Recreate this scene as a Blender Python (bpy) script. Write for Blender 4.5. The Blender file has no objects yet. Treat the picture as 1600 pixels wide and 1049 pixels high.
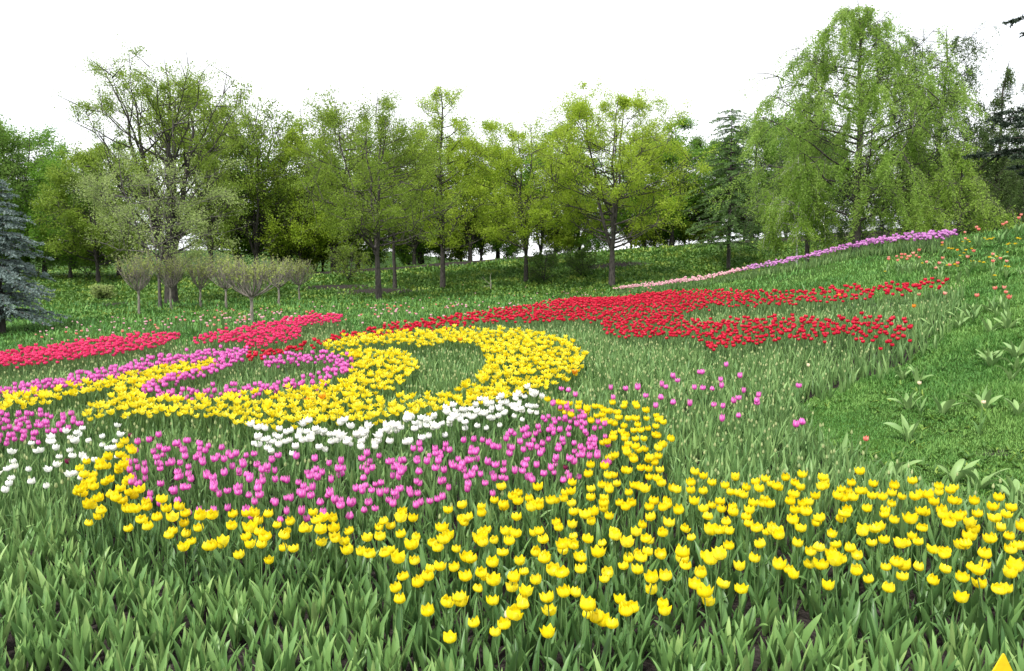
import bpy, math, random
import numpy as np
from math import radians, sin, cos, pi

SC = bpy.context.scene
COL = SC.collection
rng = np.random.default_rng(7)

# ------------------------------------------------------------------ camera, sky, sun, exposure
F = 1250.0                       # focal length in photo pixels (photo is 1600 x 1049)
WS = 1.3                         # size of the place: metres per unit of the height field below
CZ = 1.8 * WS
PITCH = radians(5.0)
cam_d = bpy.data.cameras.new('camera'); cam = bpy.data.objects.new('camera', cam_d)
cam_d.sensor_width = 36.0; cam_d.lens = F / 1600.0 * 36.0
cam_d.clip_start = 0.05; cam_d.clip_end = 3000.0
cam.location = (0, 0, CZ); cam.rotation_euler = (pi / 2 - PITCH, 0, 0)
COL.objects.link(cam); SC.camera = cam

SUN_EL, SUN_AZ = radians(58), radians(215)
world = bpy.data.worlds.new("World"); SC.world = world
world.use_nodes = True
wn = world.node_tree.nodes; wl = world.node_tree.links
wn.clear()
w_out = wn.new('ShaderNodeOutputWorld'); w_bg = wn.new('ShaderNodeBackground')
w_sky = wn.new('ShaderNodeTexSky'); w_sky.sky_type = 'NISHITA'; w_sky.sun_disc = False
w_sky.sun_elevation = SUN_EL; w_sky.sun_rotation = SUN_AZ
w_tc = wn.new('ShaderNodeTexCoord'); w_map = wn.new('ShaderNodeMapping'); w_map.inputs['Scale'].default_value = (1, 1, 2.5)
w_noise = wn.new('ShaderNodeTexNoise'); w_noise.inputs['Scale'].default_value = 2.2; w_noise.inputs['Detail'].default_value = 5
w_ramp = wn.new('ShaderNodeValToRGB'); w_ramp.color_ramp.elements[0].position = 0.34; w_ramp.color_ramp.elements[1].position = 0.5
w_ramp.color_ramp.elements[0].color = (.82, .82, .82, 1); w_ramp.color_ramp.elements[1].color = (1, 1, 1, 1)
w_mix = wn.new('ShaderNodeMix'); w_mix.data_type = 'RGBA'
w_mix.inputs[7].default_value = (6.4, 6.55, 6.75, 1)          # bright cloud cover
w_bg.inputs['Strength'].default_value = 0.1
wl.new(w_tc.outputs['Generated'], w_map.inputs['Vector']); wl.new(w_map.outputs[0], w_noise.inputs['Vector'])
wl.new(w_noise.outputs['Fac'], w_ramp.inputs[0]); wl.new(w_ramp.outputs[0], w_mix.inputs[0])
wl.new(w_sky.outputs[0], w_mix.inputs[6]); wl.new(w_mix.outputs[2], w_bg.inputs['Color'])
wl.new(w_bg.outputs[0], w_out.inputs['Surface'])

sun_d = bpy.data.lights.new('sun', 'SUN'); sun_d.energy = 2.3; sun_d.angle = radians(10); sun_d.color = (1, .96, .9)
sun = bpy.data.objects.new('sun', sun_d); COL.objects.link(sun)
# light comes from behind the camera's left shoulder
sun.rotation_euler = (pi / 2 - SUN_EL, 0, radians(-30))

SC.view_settings.view_transform = 'Standard'; SC.view_settings.look = 'None'
SC.view_settings.gamma = 1.0; SC.view_settings.use_curve_mapping = False
SC.view_settings.exposure = 1.22
SC.render.engine = 'CYCLES'
SC.cycles.max_bounces = 6; SC.cycles.diffuse_bounces = 4; SC.cycles.glossy_bounces = 2
SC.cycles.transmission_bounces = 4; SC.cycles.transparent_max_bounces = 4
SC.cycles.use_denoising = True

# ------------------------------------------------------------------ helpers
def sp(x, k=1.0):
    return k * np.logaddexp(0, x / k)

def sstep(a, b, x):
    t = np.clip((x - a) / (b - a), 0, 1); return t * t * (3 - 2 * t)

def ground_z(x, y):
    """Height of the ground: a slope up to a low crest, a shoulder on the right, a lawn and a bank with trees behind."""
    x = np.asarray(x, float) / WS; y = np.asarray(y, float) / WS
    b = 0.055 * y - 0.105 * sp(y - 15.5, 1.0) + 0.05 * sp(y - 22.5, 1.5)
    left = -0.1 * sp(-x - 4.2, 1.0) * sstep(3, 10, y) * (1 - .75 * sstep(15, 27, y))
    left = np.maximum(left, -1.3)
    s = (x - 8.5) * 0.963 + (y - 12.0) * 0.271
    right = 0.305 * sp(x - 3.2, 0.5) * sstep(3.5, 9, y) * (1 - sstep(0, 9, s))
    right = np.minimum(right, 3.2)
    near = b + left + right
    top = np.clip(2.25 + 0.075 * x, 1.2, 4.2)
    k = sstep(33, 46, y)
    z = near * (1 - k) + top * k
    drop = sstep(-15, -8, x)
    z = z - 7.0 * sstep(49, 90, y) * drop + 2.3 * sstep(50, 90, y) * (1 - drop)
    z = z + 0.03 * np.sin(x * 1.3 + y * .7) * np.sin(y * 1.1 - x * .4) * sstep(10, 18, y)
    return z * WS

_f = np.array([0, cos(PITCH), -sin(PITCH)]); _u = np.array([0, sin(PITCH), cos(PITCH)])
def project(P):
    P = np.asarray(P, float) - np.array([0, 0, CZ])
    d = P @ _f
    return 800 + F * P[..., 0] / d, 524.5 - F * (P @ _u) / d

def ray(px, py, h=0.0, near=1.5, far=120.0, n=420):
    """Where the sight lines through photo points meet the surface h above the ground."""
    px = np.atleast_1d(np.asarray(px, float)); py = np.atleast_1d(np.asarray(py, float))
    D = _f[None] + ((px - 800) / F)[:, None] * np.array([1., 0, 0])[None] - ((py - 524.5) / F)[:, None] * _u[None]
    T = np.geomspace(near, far, n)
    hit = np.full(len(px), np.nan); prev = np.full(len(px), 1.0); pt = near
    for t in T:
        P = D * t
        g = CZ + P[:, 2] - ground_z(P[:, 0], P[:, 1]) - h
        m = np.isnan(hit) & (g <= 0)
        if m.any():
            hit[m] = pt + (t - pt) * (prev[m] / (prev[m] - g[m] + 1e-9))
        prev = g; pt = t
    P = D * hit[:, None]
    return P[:, 0], P[:, 1]

def in_poly(u, v, poly):
    p = np.asarray(poly, float); r = np.zeros(np.shape(u), bool); j = len(p) - 1
    for i in range(len(p)):
        xi, yi = p[i]; xj, yj = p[j]
        c = ((yi > v) != (yj > v)) & (u < (xj - xi) * (v - yi) / (yj - yi + 1e-12) + xi)
        r ^= c; j = i
    return r

def near_line(u, v, line, w, ys=2.5):
    p = np.asarray(line, float); best = np.full(np.shape(u), 1e9)
    for a, b in zip(p[:-1], p[1:]):
        dx, dy = b[0] - a[0], (b[1] - a[1]) * ys
        t = np.clip(((u - a[0]) * dx + (v - a[1]) * ys * dy) / (dx * dx + dy * dy), 0, 1)
        best = np.minimum(best, np.hypot(u - a[0] - t * dx, (v - a[1]) * ys - t * dy))
    return best < w

# ------------------------------------------------------------------ geometry container
class Geo:
    def __init__(s, V, Q, M=None, T=None, E=None):
        s.V = np.asarray(V, float).reshape(-1, 3); s.Q = np.asarray(Q, int).reshape(-1, 4)
        s.M = np.zeros(len(s.Q), int) if M is None else np.broadcast_to(np.asarray(M, int), (len(s.Q),)).copy()
        s.T = np.zeros(len(s.V)) if T is None else np.asarray(T, float)      # tint
        s.E = np.zeros(len(s.V)) if E is None else np.asarray(E, float)      # edge / along
    def mat(s, k): s.M[:] = k; return s
    def moved(s, off): return Geo(s.V + np.asarray(off), s.Q, s.M, s.T, s.E)
def join(gs):
    off = 0; V = []; Q = []; M = []; T = []; E = []
    for g in gs:
        V.append(g.V); Q.append(g.Q + off); M.append(g.M); T.append(g.T); E.append(g.E); off += len(g.V)
    return Geo(np.concatenate(V), np.concatenate(Q), np.concatenate(M), np.concatenate(T), np.concatenate(E))
def spread(gs, which, pos, rz, sc, r):
    """Many placed copies of the geos, joined in one."""
    out = []
    for k, g in enumerate(gs):
        m = np.where(which == k)[0]
        if not len(m): continue
        c, s_ = np.cos(rz[m])[:, None], np.sin(rz[m])[:, None]
        X = (g.V[None, :, 0] * c - g.V[None, :, 1] * s_) * sc[m][:, None] + pos[m, 0:1]
        Y = (g.V[None, :, 0] * s_ + g.V[None, :, 1] * c) * sc[m][:, None] + pos[m, 1:2]
        Z = g.V[None, :, 2] * sc[m][:, None] + pos[m, 2:3]
        V = np.stack([X, Y, Z], -1).reshape(-1, 3)
        Q = (g.Q[None] + (np.arange(len(m)) * len(g.V))[:, None, None]).reshape(-1, 4)
        T = (g.T[None] + r.uniform(-.25, .25, (len(m), 1))).ravel()
        out.append(Geo(V, Q, np.tile(g.M, len(m)), T, np.tile(g.E, len(m))))
    return join(out)

def mesh_of(name, g, mats, smooth=True):
    me = bpy.data.meshes.new(name)
    nv, nq = len(g.V), len(g.Q)
    me.vertices.add(nv); me.vertices.foreach_set('co', g.V.astype(np.float32).ravel())
    me.loops.add(nq * 4); me.loops.foreach_set('vertex_index', g.Q.astype(np.int32).ravel())
    me.polygons.add(nq); me.polygons.foreach_set('loop_start', np.arange(nq, dtype=np.int32) * 4)
    me.polygons.foreach_set('loop_total', np.full(nq, 4, np.int32))
    for m in mats: me.materials.append(m)
    me.polygons.foreach_set('material_index', g.M.astype(np.int32))
    me.polygons.foreach_set('use_smooth', np.full(nq, smooth, bool))
    for nm, arr in (('tint', g.T), ('edge', g.E)):
        a = me.attributes.new(nm, 'FLOAT', 'POINT'); a.data.foreach_set('value', arr.astype(np.float32))
    me.update(); me.validate()
    return me
def obj(name, me, parent=None, loc=(0, 0, 0)):
    o = bpy.data.objects.new(name, me); COL.objects.link(o)
    o.location = loc
    if parent: o.parent = parent
    return o
def tag(o, label=None, cat=None, group=None, kind=None):
    if label: o['label'] = label
    if cat: o['category'] = cat
    if group: o['group'] = group
    if kind: o['kind'] = kind
    return o
def copy_tree(o, parent=None):
    c = o.copy(); COL.objects.link(c); c.parent = parent
    for ch in list(o.children): copy_tree(ch, c)
    return c

# ------------------------------------------------------------------ materials
def new_mat(name):
    m = bpy.data.materials.new(name); m.use_nodes = True
    return m, m.node_tree.nodes, m.node_tree.links, m.node_tree.nodes['Principled BSDF']
def ramp(N, stops):
    r = N.new('ShaderNodeValToRGB'); e = r.color_ramp.elements
    while len(e) < len(stops): e.new(0.5)
    for el, (p, c) in zip(e, stops): el.position = p; el.color = (*c, 1)
    return r
def attr(N, name):
    a = N.new('ShaderNodeAttribute'); a.attribute_name = name; return a
def plant_mat(name, stops, rough=.5, trans=.25, edge=None, obj_rand=.35, tcol=1.25, spec=.4):
    """Leaf or petal: colour from a per-leaf tint and a per-object random, part of the light passing through."""
    m, N, L, P = new_mat(name)
    t = attr(N, 'tint'); oi = N.new('ShaderNodeObjectInfo')
    a1 = N.new('ShaderNodeMath'); a1.operation = 'MULTIPLY_ADD'; a1.inputs[1].default_value = obj_rand; L.new(oi.outputs['Random'], a1.inputs[0]); L.new(t.outputs['Fac'], a1.inputs[2])
    r = ramp(N, stops); L.new(a1.outputs[0], r.inputs[0]); col = r.outputs[0]
    if edge:
        e = attr(N, 'edge'); mx = N.new('ShaderNodeMix'); mx.data_type = 'RGBA'; mx.inputs[7].default_value = (*edge, 1)
        L.new(e.outputs['Fac'], mx.inputs[0]); L.new(col, mx.inputs[6]); col = mx.outputs[2]
    L.new(col, P.inputs['Base Color']); P.inputs['Roughness'].default_value = rough
    P.inputs['Specular IOR Level'].default_value = spec
    tr = N.new('ShaderNodeBsdfTranslucent'); ms = N.new('ShaderNodeMixShader'); ms.inputs[0].default_value = trans
    g = N.new('ShaderNodeGamma'); g.inputs[1].default_value = 1 / tcol; L.new(col, g.inputs[0]); L.new(g.outputs[0], tr.inputs[0])
    L.new(P.outputs[0], ms.inputs[1]); L.new(tr.outputs[0], ms.inputs[2])
    L.new(ms.outputs[0], N['Material Output'].inputs['Surface'])
    return m
def bark_mat(name, c0, c1, scale=14, white=False):
    m, N, L, P = new_mat(name)
    tc = N.new('ShaderNodeTexCoord'); mp = N.new('ShaderNodeMapping'); mp.inputs['Scale'].default_value = (1, 1, .35) if not white else (1, 1, 2.2)
    n = N.new('ShaderNodeTexNoise'); n.inputs['Scale'].default_value = scale; n.inputs['Detail'].default_value = 6
    L.new(tc.outputs['Object'], mp.inputs[0]); L.new(mp.outputs[0], n.inputs['Vector'])
    r = ramp(N, [(.35, c0), (.6, c1)]); L.new(n.outputs['Fac'], r.inputs[0]); L.new(r.outputs[0], P.inputs['Base Color'])
    P.inputs['Roughness'].default_value = .9
    b = N.new('ShaderNodeBump'); b.inputs['Strength'].default_value = .5; b.inputs['Distance'].default_value = .02
    L.new(n.outputs['Fac'], b.inputs['Height']); L.new(b.outputs[0], P.inputs['Normal'])
    return m
M = {}
M['tulip_leaf'] = plant_mat('tulip_leaf', [(0, (.042, .110, .032)), (.45, (.105, .215, .060)), (.8, (.165, .30, .085)), (1, (.27, .40, .13))], .42, .18)
M['blue_leaf'] = plant_mat('blue_leaf', [(0, (.055, .135, .042)), (.5, (.13, .25, .072)), (1, (.23, .36, .12))], .5, .18)
M['stem'] = plant_mat('stem', [(0, (.10, .19, .06)), (1, (.16, .26, .09))], .5, .1)
M['bud'] = plant_mat('bud', [(0, (.22, .33, .11)), (1, (.50, .55, .26))], .5, .25)
M['yellow'] = plant_mat('yellow', [(0, (.84, .62, .003)), (.6, (.88, .74, .008)), (1, (.90, .80, .04))], .45, .4, edge=(.88, .70, .004))
M['swirl'] = plant_mat('swirl', [(0, (.80, .50, .002)), (.4, (.88, .72, .006)), (1, (.90, .80, .05))], .45, .4)
M['streak'] = plant_mat('streak', [(0, (.75, .22, .005)), (1, (.8, .36, .01))], .45, .3, edge=(.75, .12, .01))
M['magenta'] = plant_mat('magenta', [(0, (.62, .055, .38)), (1, (.80, .13, .56))], .4, .35, edge=(.88, .55, .80))
M['lilac'] = plant_mat('lilac', [(0, (.42, .11, .42)), (.5, (.58, .21, .56)), (1, (.72, .38, .68))], .45, .3)
M['palepink'] = plant_mat('palepink', [(0, (.72, .24, .38)), (.5, (.82, .42, .52)), (1, (.86, .62, .62))], .45, .3)
M['white'] = plant_mat('white', [(0, (.80, .80, .66)), (.5, (.86, .86, .80)), (1, (.88, .88, .85))], .45, .3)
M['red'] = plant_mat('red', [(0, (.42, .002, .018)), (1, (.62, .005, .040))], .4, .25)
M['hotpink'] = plant_mat('hotpink', [(0, (.66, .015, .08)), (1, (.80, .05, .19))], .4, .3)
M['coral'] = plant_mat('coral', [(0, (.78, .10, .08)), (.6, (.82, .22, .18)), (1, (.84, .45, .36))], .4, .3, edge=(.86, .42, .30))
M['orange'] = plant_mat('orange', [(0, (.75, .16, .01)), (1, (.82, .28, .02))], .4, .3, edge=(.85, .50, .06))
M['cream'] = plant_mat('cream', [(0, (.82, .70, .42)), (1, (.86, .78, .55))], .45, .3, edge=(.86, .55, .45))
M['maroon'] = plant_mat('maroon', [(0, (.12, .005, .04)), (1, (.2, .01, .07))], .4, .2)
M['grass'] = plant_mat('grass', [(0, (.030, .115, .018)), (.5, (.085, .230, .038)), (1, (.19, .35, .075))], .6, .2)
M['bank'] = plant_mat('bank', [(0, (.024, .075, .010)), (.5, (.065, .155, .020)), (.85, (.12, .23, .03)), (1, (.22, .30, .04))], .6, .2)
M['dandelion'] = plant_mat('dandelion', [(0, (.8, .58, .01)), (1, (.85, .65, .02))], .6, .2)
M['bark'] = bark_mat('bark', (.030, .026, .023), (.085, .074, .066))
M['dark_bark'] = bark_mat('dark_bark', (.022, .02, .018), (.06, .052, .045))
M['grey_bark'] = bark_mat('grey_bark', (.045, .040, .036), (.12, .11, .10))
M['birch_bark'] = bark_mat('birch_bark', (.05, .05, .045), (.62, .60, .56), 5, True)
M['twig'] = bark_mat('twig', (.12, .105, .085), (.26, .235, .20))
def leafm(name, a, b, c, tr=.5): M[name] = plant_mat(name, [(0, a), (.5, b), (1, c)], .55, tr, obj_rand=.25, spec=.3)
leafm('lf_spring', (.17, .27, .014), (.29, .42, .024), (.40, .52, .05))
leafm('lf_olive', (.095, .16, .014), (.17, .27, .022), (.27, .38, .045))
leafm('lf_pale', (.16, .23, .06), (.28, .37, .10), (.42, .51, .19))
leafm('lf_maple', (.055, .145, .012), (.115, .26, .018), (.20, .37, .035))
leafm('lf_dark', (.045, .105, .016), (.09, .18, .022), (.15, .26, .04))
leafm('lf_birch', (.13, .24, .03), (.22, .365, .05), (.31, .45, .09))
leafm('lf_birch_dark', (.040, .085, .020), (.070, .125, .028), (.12, .19, .05))
leafm('lf_willow', (.15, .27, .03), (.25, .40, .05), (.34, .48, .09))
leafm('lf_broom', (.18, .23, .05), (.28, .34, .08), (.40, .45, .14))
leafm('ndl_blue', (.070, .105, .10), (.15, .205, .195), (.26, .33, .31), .1)
leafm('ndl_dark', (.012, .022, .014), (.025, .042, .025), (.05, .08, .05), .1)
leafm('ndl_larch', (.05, .11, .030), (.09, .18, .045), (.15, .26, .07), .2)
leafm('ndl_inky', (.010, .014, .055), (.02, .03, .11), (.05, .06, .2), .1)
def flat_mat(name, c, rough=.7):
    m, N, L, P = new_mat(name)
    n = N.new('ShaderNodeTexNoise'); n.inputs['Scale'].default_value = 3; n.inputs['Detail'].default_value = 5
    r = ramp(N, [(.3, tuple(x * .8 for x in c)), (.7, c)]); L.new(n.outputs['Fac'], r.inputs[0]); L.new(r.outputs[0], P.inputs['Base Color'])
    P.inputs['Roughness'].default_value = rough
    M[name] = m
flat_mat('plaster', (.78, .78, .80)); flat_mat('roof_grey', (.25, .26, .28)); flat_mat('roof_teal', (.25, .55, .48)); flat_mat('glass_dark', (.04, .05, .06), .15)
flat_mat('sign_yellow', (.80, .55, .01), .5); flat_mat('dead_wood', (.32, .29, .24)); flat_mat('stake', (.25, .2, .14))

# ground: bare soil in the beds and worn patches, grass elsewhere (a painted mask attribute in 'tint')
def ground_mat():
    m, N, L, P = new_mat('ground')
    tc = N.new('ShaderNodeTexCoord')
    n1 = N.new('ShaderNodeTexNoise'); n1.inputs['Scale'].default_value = 9; n1.inputs['Detail'].default_value = 9; n1.inputs['Roughness'].default_value = .7
    n2 = N.new('ShaderNodeTexNoise'); n2.inputs['Scale'].default_value = .6; n2.inputs['Detail'].default_value = 6
    vo = N.new('ShaderNodeTexVoronoi'); vo.inputs['Scale'].default_value = 38
    for n in (n1, n2, vo): L.new(tc.outputs['Object'], n.inputs['Vector'])
    soil = ramp(N, [(.3, (.014, .011, .010)), (.55, (.040, .033, .030)), (.75, (.085, .073, .066))]); L.new(n1.outputs['Fac'], soil.inputs[0])
    grass = ramp(N, [(.3, (.022, .060, .008)), (.5, (.040, .095, .012)), (.7, (.070, .125, .020))]); L.new(n1.outputs['Fac'], grass.inputs[0])
    g2 = ramp(N, [(.35, (.6, .6, .55)), (.65, (1.15, 1.2, 1.0))]); L.new(n2.outputs['Fac'], g2.inputs[0])
    mm = N.new('ShaderNodeMix'); mm.data_type = 'RGBA'; mm.blend_type = 'MULTIPLY'; mm.inputs[0].default_value = 1
    L.new(grass.outputs[0], mm.inputs[6]); L.new(g2.outputs[0], mm.inputs[7])
    t = attr(N, 'tint'); ad = N.new('ShaderNodeMath'); ad.operation = 'MULTIPLY_ADD'; ad.inputs[1].default_value = .9; ad.inputs[2].default_value = -.45
    L.new(n1.outputs['Fac'], ad.inputs[0]); ad2 = N.new('ShaderNodeMath'); L.new(ad.outputs[0], ad2.inputs[0]); L.new(t.outputs['Fac'], ad2.inputs[1])
    k = ramp(N, [(.42, (0, 0, 0)), (.58, (1, 1, 1))]); L.new(ad2.outputs[0], k.inputs[0])
    mx = N.new('ShaderNodeMix'); mx.data_type = 'RGBA'; L.new(k.outputs[0], mx.inputs[0]); L.new(mm.outputs[2], mx.inputs[6]); L.new(soil.outputs[0], mx.inputs[7])
    L.new(mx.outputs[2], P.inputs['Base Color']); P.inputs['Roughness'].default_value = .95; P.inputs['Specular IOR Level'].default_value = .15
    b = N.new('ShaderNodeBump'); b.inputs['Strength'].default_value = .9; b.inputs['Distance'].default_value = .04
    hs = N.new('ShaderNodeMath'); L.new(n1.outputs['Fac'], hs.inputs[0]); L.new(vo.outputs['Distance'], hs.inputs[1]); L.new(hs.outputs[0], b.inputs['Height'])
    L.new(b.outputs[0], P.inputs['Normal'])
    return m

# ------------------------------------------------------------------ bed outlines, as read off the photo and laid on the slope
BED = [(-300, 2500), (-300, 585), (0, 580), (140, 570), (240, 548), (300, 545), (380, 520), (500, 508), (535, 515), (520, 545), (620, 522), (730, 507), (860, 486),
       (1000, 474), (1230, 470), (1420, 460), (1490, 450), (1480, 480), (1445, 525), (1412, 555), (1350, 577), (1275, 602), (1235, 625), (1255, 655),
       (1300, 692), (1400, 742), (1500, 770), (1900, 800), (1900, 2500)]
Y1 = [(195, 690), (120, 735), (113, 790), (150, 818), (210, 838), (300, 858), (420, 866), (500, 864), (560, 862), (590, 905), (625, 950), (720, 985), (780, 990),
      (880, 994), (975, 992), (1045, 945), (1120, 932), (1200, 890), (1280, 908), (1360, 925), (1500, 918), (1560, 945), (1680, 950), (1680, 815), (1560, 790), (1480, 762),
      (1340, 752), (1240, 745), (1100, 745), (1000, 757), (1045, 740), (1057, 690), (1040, 655), (985, 635), (880, 628), (840, 634), (900, 655), (945, 668), (950, 722), (900, 748),
      (870, 762), (760, 777), (700, 792), (640, 803), (560, 818), (500, 803), (420, 808), (340, 803), (270, 795), (215, 772), (205, 740), (215, 712)]
M1 = [(203, 700), (290, 682), (330, 700), (400, 712), (470, 722), (560, 715), (650, 705), (760, 688), (830, 668), (862, 634), (905, 638), (952, 674), (952, 724), (890, 746), (800, 757),
      (700, 785), (600, 802), (520, 810), (430, 797), (370, 802), (280, 787), (203, 762)]
M4 = [(-160, 650), (0, 650), (60, 647), (110, 644), (142, 655), (110, 673), (60, 686), (0, 698), (-160, 715)]
S1 = [(-120, 622), (0, 618), (80, 604), (170, 588), (250, 569), (330, 558), (378, 555)]
S2 = [(372, 560), (330, 582), (260, 600), (230, 612), (270, 620), (340, 617), (420, 611), (490, 599), (538, 580), (543, 568), (500, 561), (450, 564), (418, 572)]
W1 = [(412, 690), (480, 687), (540, 690), (600, 684), (660, 670), (720, 658), (780, 642), (828, 630)]
W2 = [(-100, 770), (0, 728), (40, 700), (100, 680), (140, 667), (180, 672), (207, 700), (170, 724), (115, 748), (50, 760), (0, 775)]
YA = [(-120, 648), (0, 636), (80, 618), (165, 601)]
YB = [(150, 604), (200, 585), (250, 564), (330, 560), (340, 570), (300, 585), (230, 605), (222, 622), (160, 648), (120, 655), (165, 625), (185, 612)]
YC = [(501, 542), (557, 526), (645, 519), (732, 516), (820, 519), (883, 530), (918, 556), (904, 584), (862, 601), (816, 619), (743, 633), (659, 647), (575, 661), (491, 666), (395, 668), (326, 647),
      (235, 649), (145, 653), (127, 642), (185, 615), (230, 622), (300, 624), (400, 620), (484, 605), (533, 594), (556, 570), (540, 555), (520, 548)]
YH = [(648, 545), (701, 533), (742, 536), (762, 563), (740, 592), (712, 612), (676, 624), (612, 622), (560, 634), (572, 622), (632, 598), (654, 573), (640, 552), (560, 546), (520, 552), (522, 545), (580, 537), (650, 538)]
RD = [(384, 567), (385, 555), (453, 542), (520, 527), (622, 507), (730, 492), (835, 477), (860, 474), (952, 462), (1091, 456), (1230, 456), (1322, 451), (1415, 444), (1489, 435), (1486, 446),
      (1415, 461), (1322, 471), (1207, 478), (1119, 481), (1064, 490), (1073, 502), (1137, 501), (1184, 497), (1276, 499), (1350, 495), (1430, 508), (1426, 531), (1373, 544), (1322, 529),
      (1207, 535), (1156, 544), (1105, 549), (1100, 531), (976, 528), (943, 518), (939, 503), (860, 503), (760, 504), (640, 520), (520, 536), (453, 554)]
H1 = [(-150, 566), (0, 554), (72, 543), (174, 530), (278, 522), (280, 530), (225, 546), (138, 557), (36, 571), (0, 571), (-150, 580)]
H2 = [(304, 530), (399, 510), (489, 493), (535, 494), (534, 502), (470, 508), (467, 527), (417, 541), (377, 543), (377, 534), (304, 536)]
def z_bed(u, v): return in_poly(u, v, BED)
def z_y1(u, v): return in_poly(u, v, Y1)
def z_m(u, v): return in_poly(u, v, M1)
def z_m4(u, v): return in_poly(u, v, M4)
def z_curl(u, v): return near_line(u, v, S1, 13, 2.0) | near_line(u, v, S2, 10, 1.8)
def z_swirl(u, v): return (near_line(u, v, YA, 14, 1.6) | in_poly(u, v, YB) | (in_poly(u, v, YC) & ~in_poly(u, v, YH))) & ~z_curl(u, v)
def z_red(u, v): return in_poly(u, v, RD)
def z_hot(u, v): return in_poly(u, v, H1) | in_poly(u, v, H2)
def z_w1(u, v): return near_line(u, v, W1, 17, 1.0)
def z_w2(u, v): return in_poly(u, v, W2)

def lattice(x0, x1, y0, y1, s, jit, r):
    nx, ny = int((x1 - x0) / s), int((y1 - y0) / s)
    X, Y = np.meshgrid(x0 + np.arange(nx) * s, y0 + np.arange(ny) * s)
    X = X + (np.arange(ny) % 2)[:, None] * s * .5
    X = (X + r.uniform(-jit, jit, X.shape) * s).ravel(); Y = (Y + r.uniform(-jit, jit, Y.shape) * s).ravel()
    return X, Y
def sow(zone, s, h, jit=.42, seed=1, box=(-19.5, 15, 2.0, 28)):
    """Spots in a bed whose blooms, h above the soil, fill the outline."""
    r = np.random.default_rng(seed)
    X, Y = lattice(*box, s, jit, r); Z = ground_z(X, Y)
    u, v = project(np.stack([X, Y, Z + h], -1))
    m = zone(u, v)
    o = np.argsort(Y[m])
    return np.stack([X[m], Y[m], Z[m]], -1)[o]

# ------------------------------------------------------------------ ground sheet
def axis(segs):
    out = [np.array([segs[0][0]])]
    for a, b, st in segs: out.append(np.linspace(a, b, max(2, int(round((b - a) / st)) + 1))[1:])
    return np.concatenate(out)
gx = axis([(-900, -120, 60), (-120, -30, 4), (-30, -14, .5), (-14, 14, .13), (14, 30, .5), (30, 120, 4), (120, 900, 60)])
gy = axis([(-200, -10, 20), (-10, 1, 1), (1, 21, .13), (21, 78, .5), (78, 130, 4), (130, 1200, 60)])
GX, GY = np.meshgrid(gx, gy); GZ = ground_z(GX, GY)
gu, gv = project(np.stack([GX, np.maximum(GY, .8), GZ + .12], -1))
soil = ((z_bed(gu, gv) & (GY < 26)) | ((GY < 3.2) & (np.abs(GX) < 14))).astype(float)
GZ = GZ + soil * (.012 * np.sin(GX * 23 + np.sin(GY * 9)) * np.sin(GY * 31 + GX * 5) - .02)
# worn bare earth along the crest of the bank and under the front trees
def bare(x, y):
    x = x / WS; y = y / WS
    crest = np.exp(-((y - 45.0 - 1.2 * np.sin(x * .25)) / 1.6) ** 2) * sstep(-30, -12, x)
    patch = sum(np.exp(-(((x - a) / w) ** 2 + ((y - b) / d) ** 2)) for a, b, w, d in
                ((-16.5, 33, 2.6, 2.0), (-12.5, 31, 2.0, 1.2), (-6, 36, 3, 1.2), (-1.2, 30, 1.6, .9), (-8.5, 38, 3, 1.0), (5, 40, 3, 1), (-3.5, 27, 1.2, .5), (3.6, 5.9, .25, .12), (4.6, 7.2, .3, .15)))
    return crest, patch
crest, patch = bare(GX, GY)
msk = np.clip(np.maximum(soil, .75 * crest + .7 * patch), 0, 1)
ny, nx = GX.shape
idx = np.arange(nx * ny).reshape(ny, nx)
Q = np.stack([idx[:-1, :-1], idx[:-1, 1:], idx[1:, 1:], idx[1:, :-1]], -1).reshape(-1, 4)
gg = Geo(np.stack([GX, GY, GZ], -1), Q, T=msk.ravel())
tag(obj('ground', mesh_of('ground', gg, [ground_mat()])), kind='structure')

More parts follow.
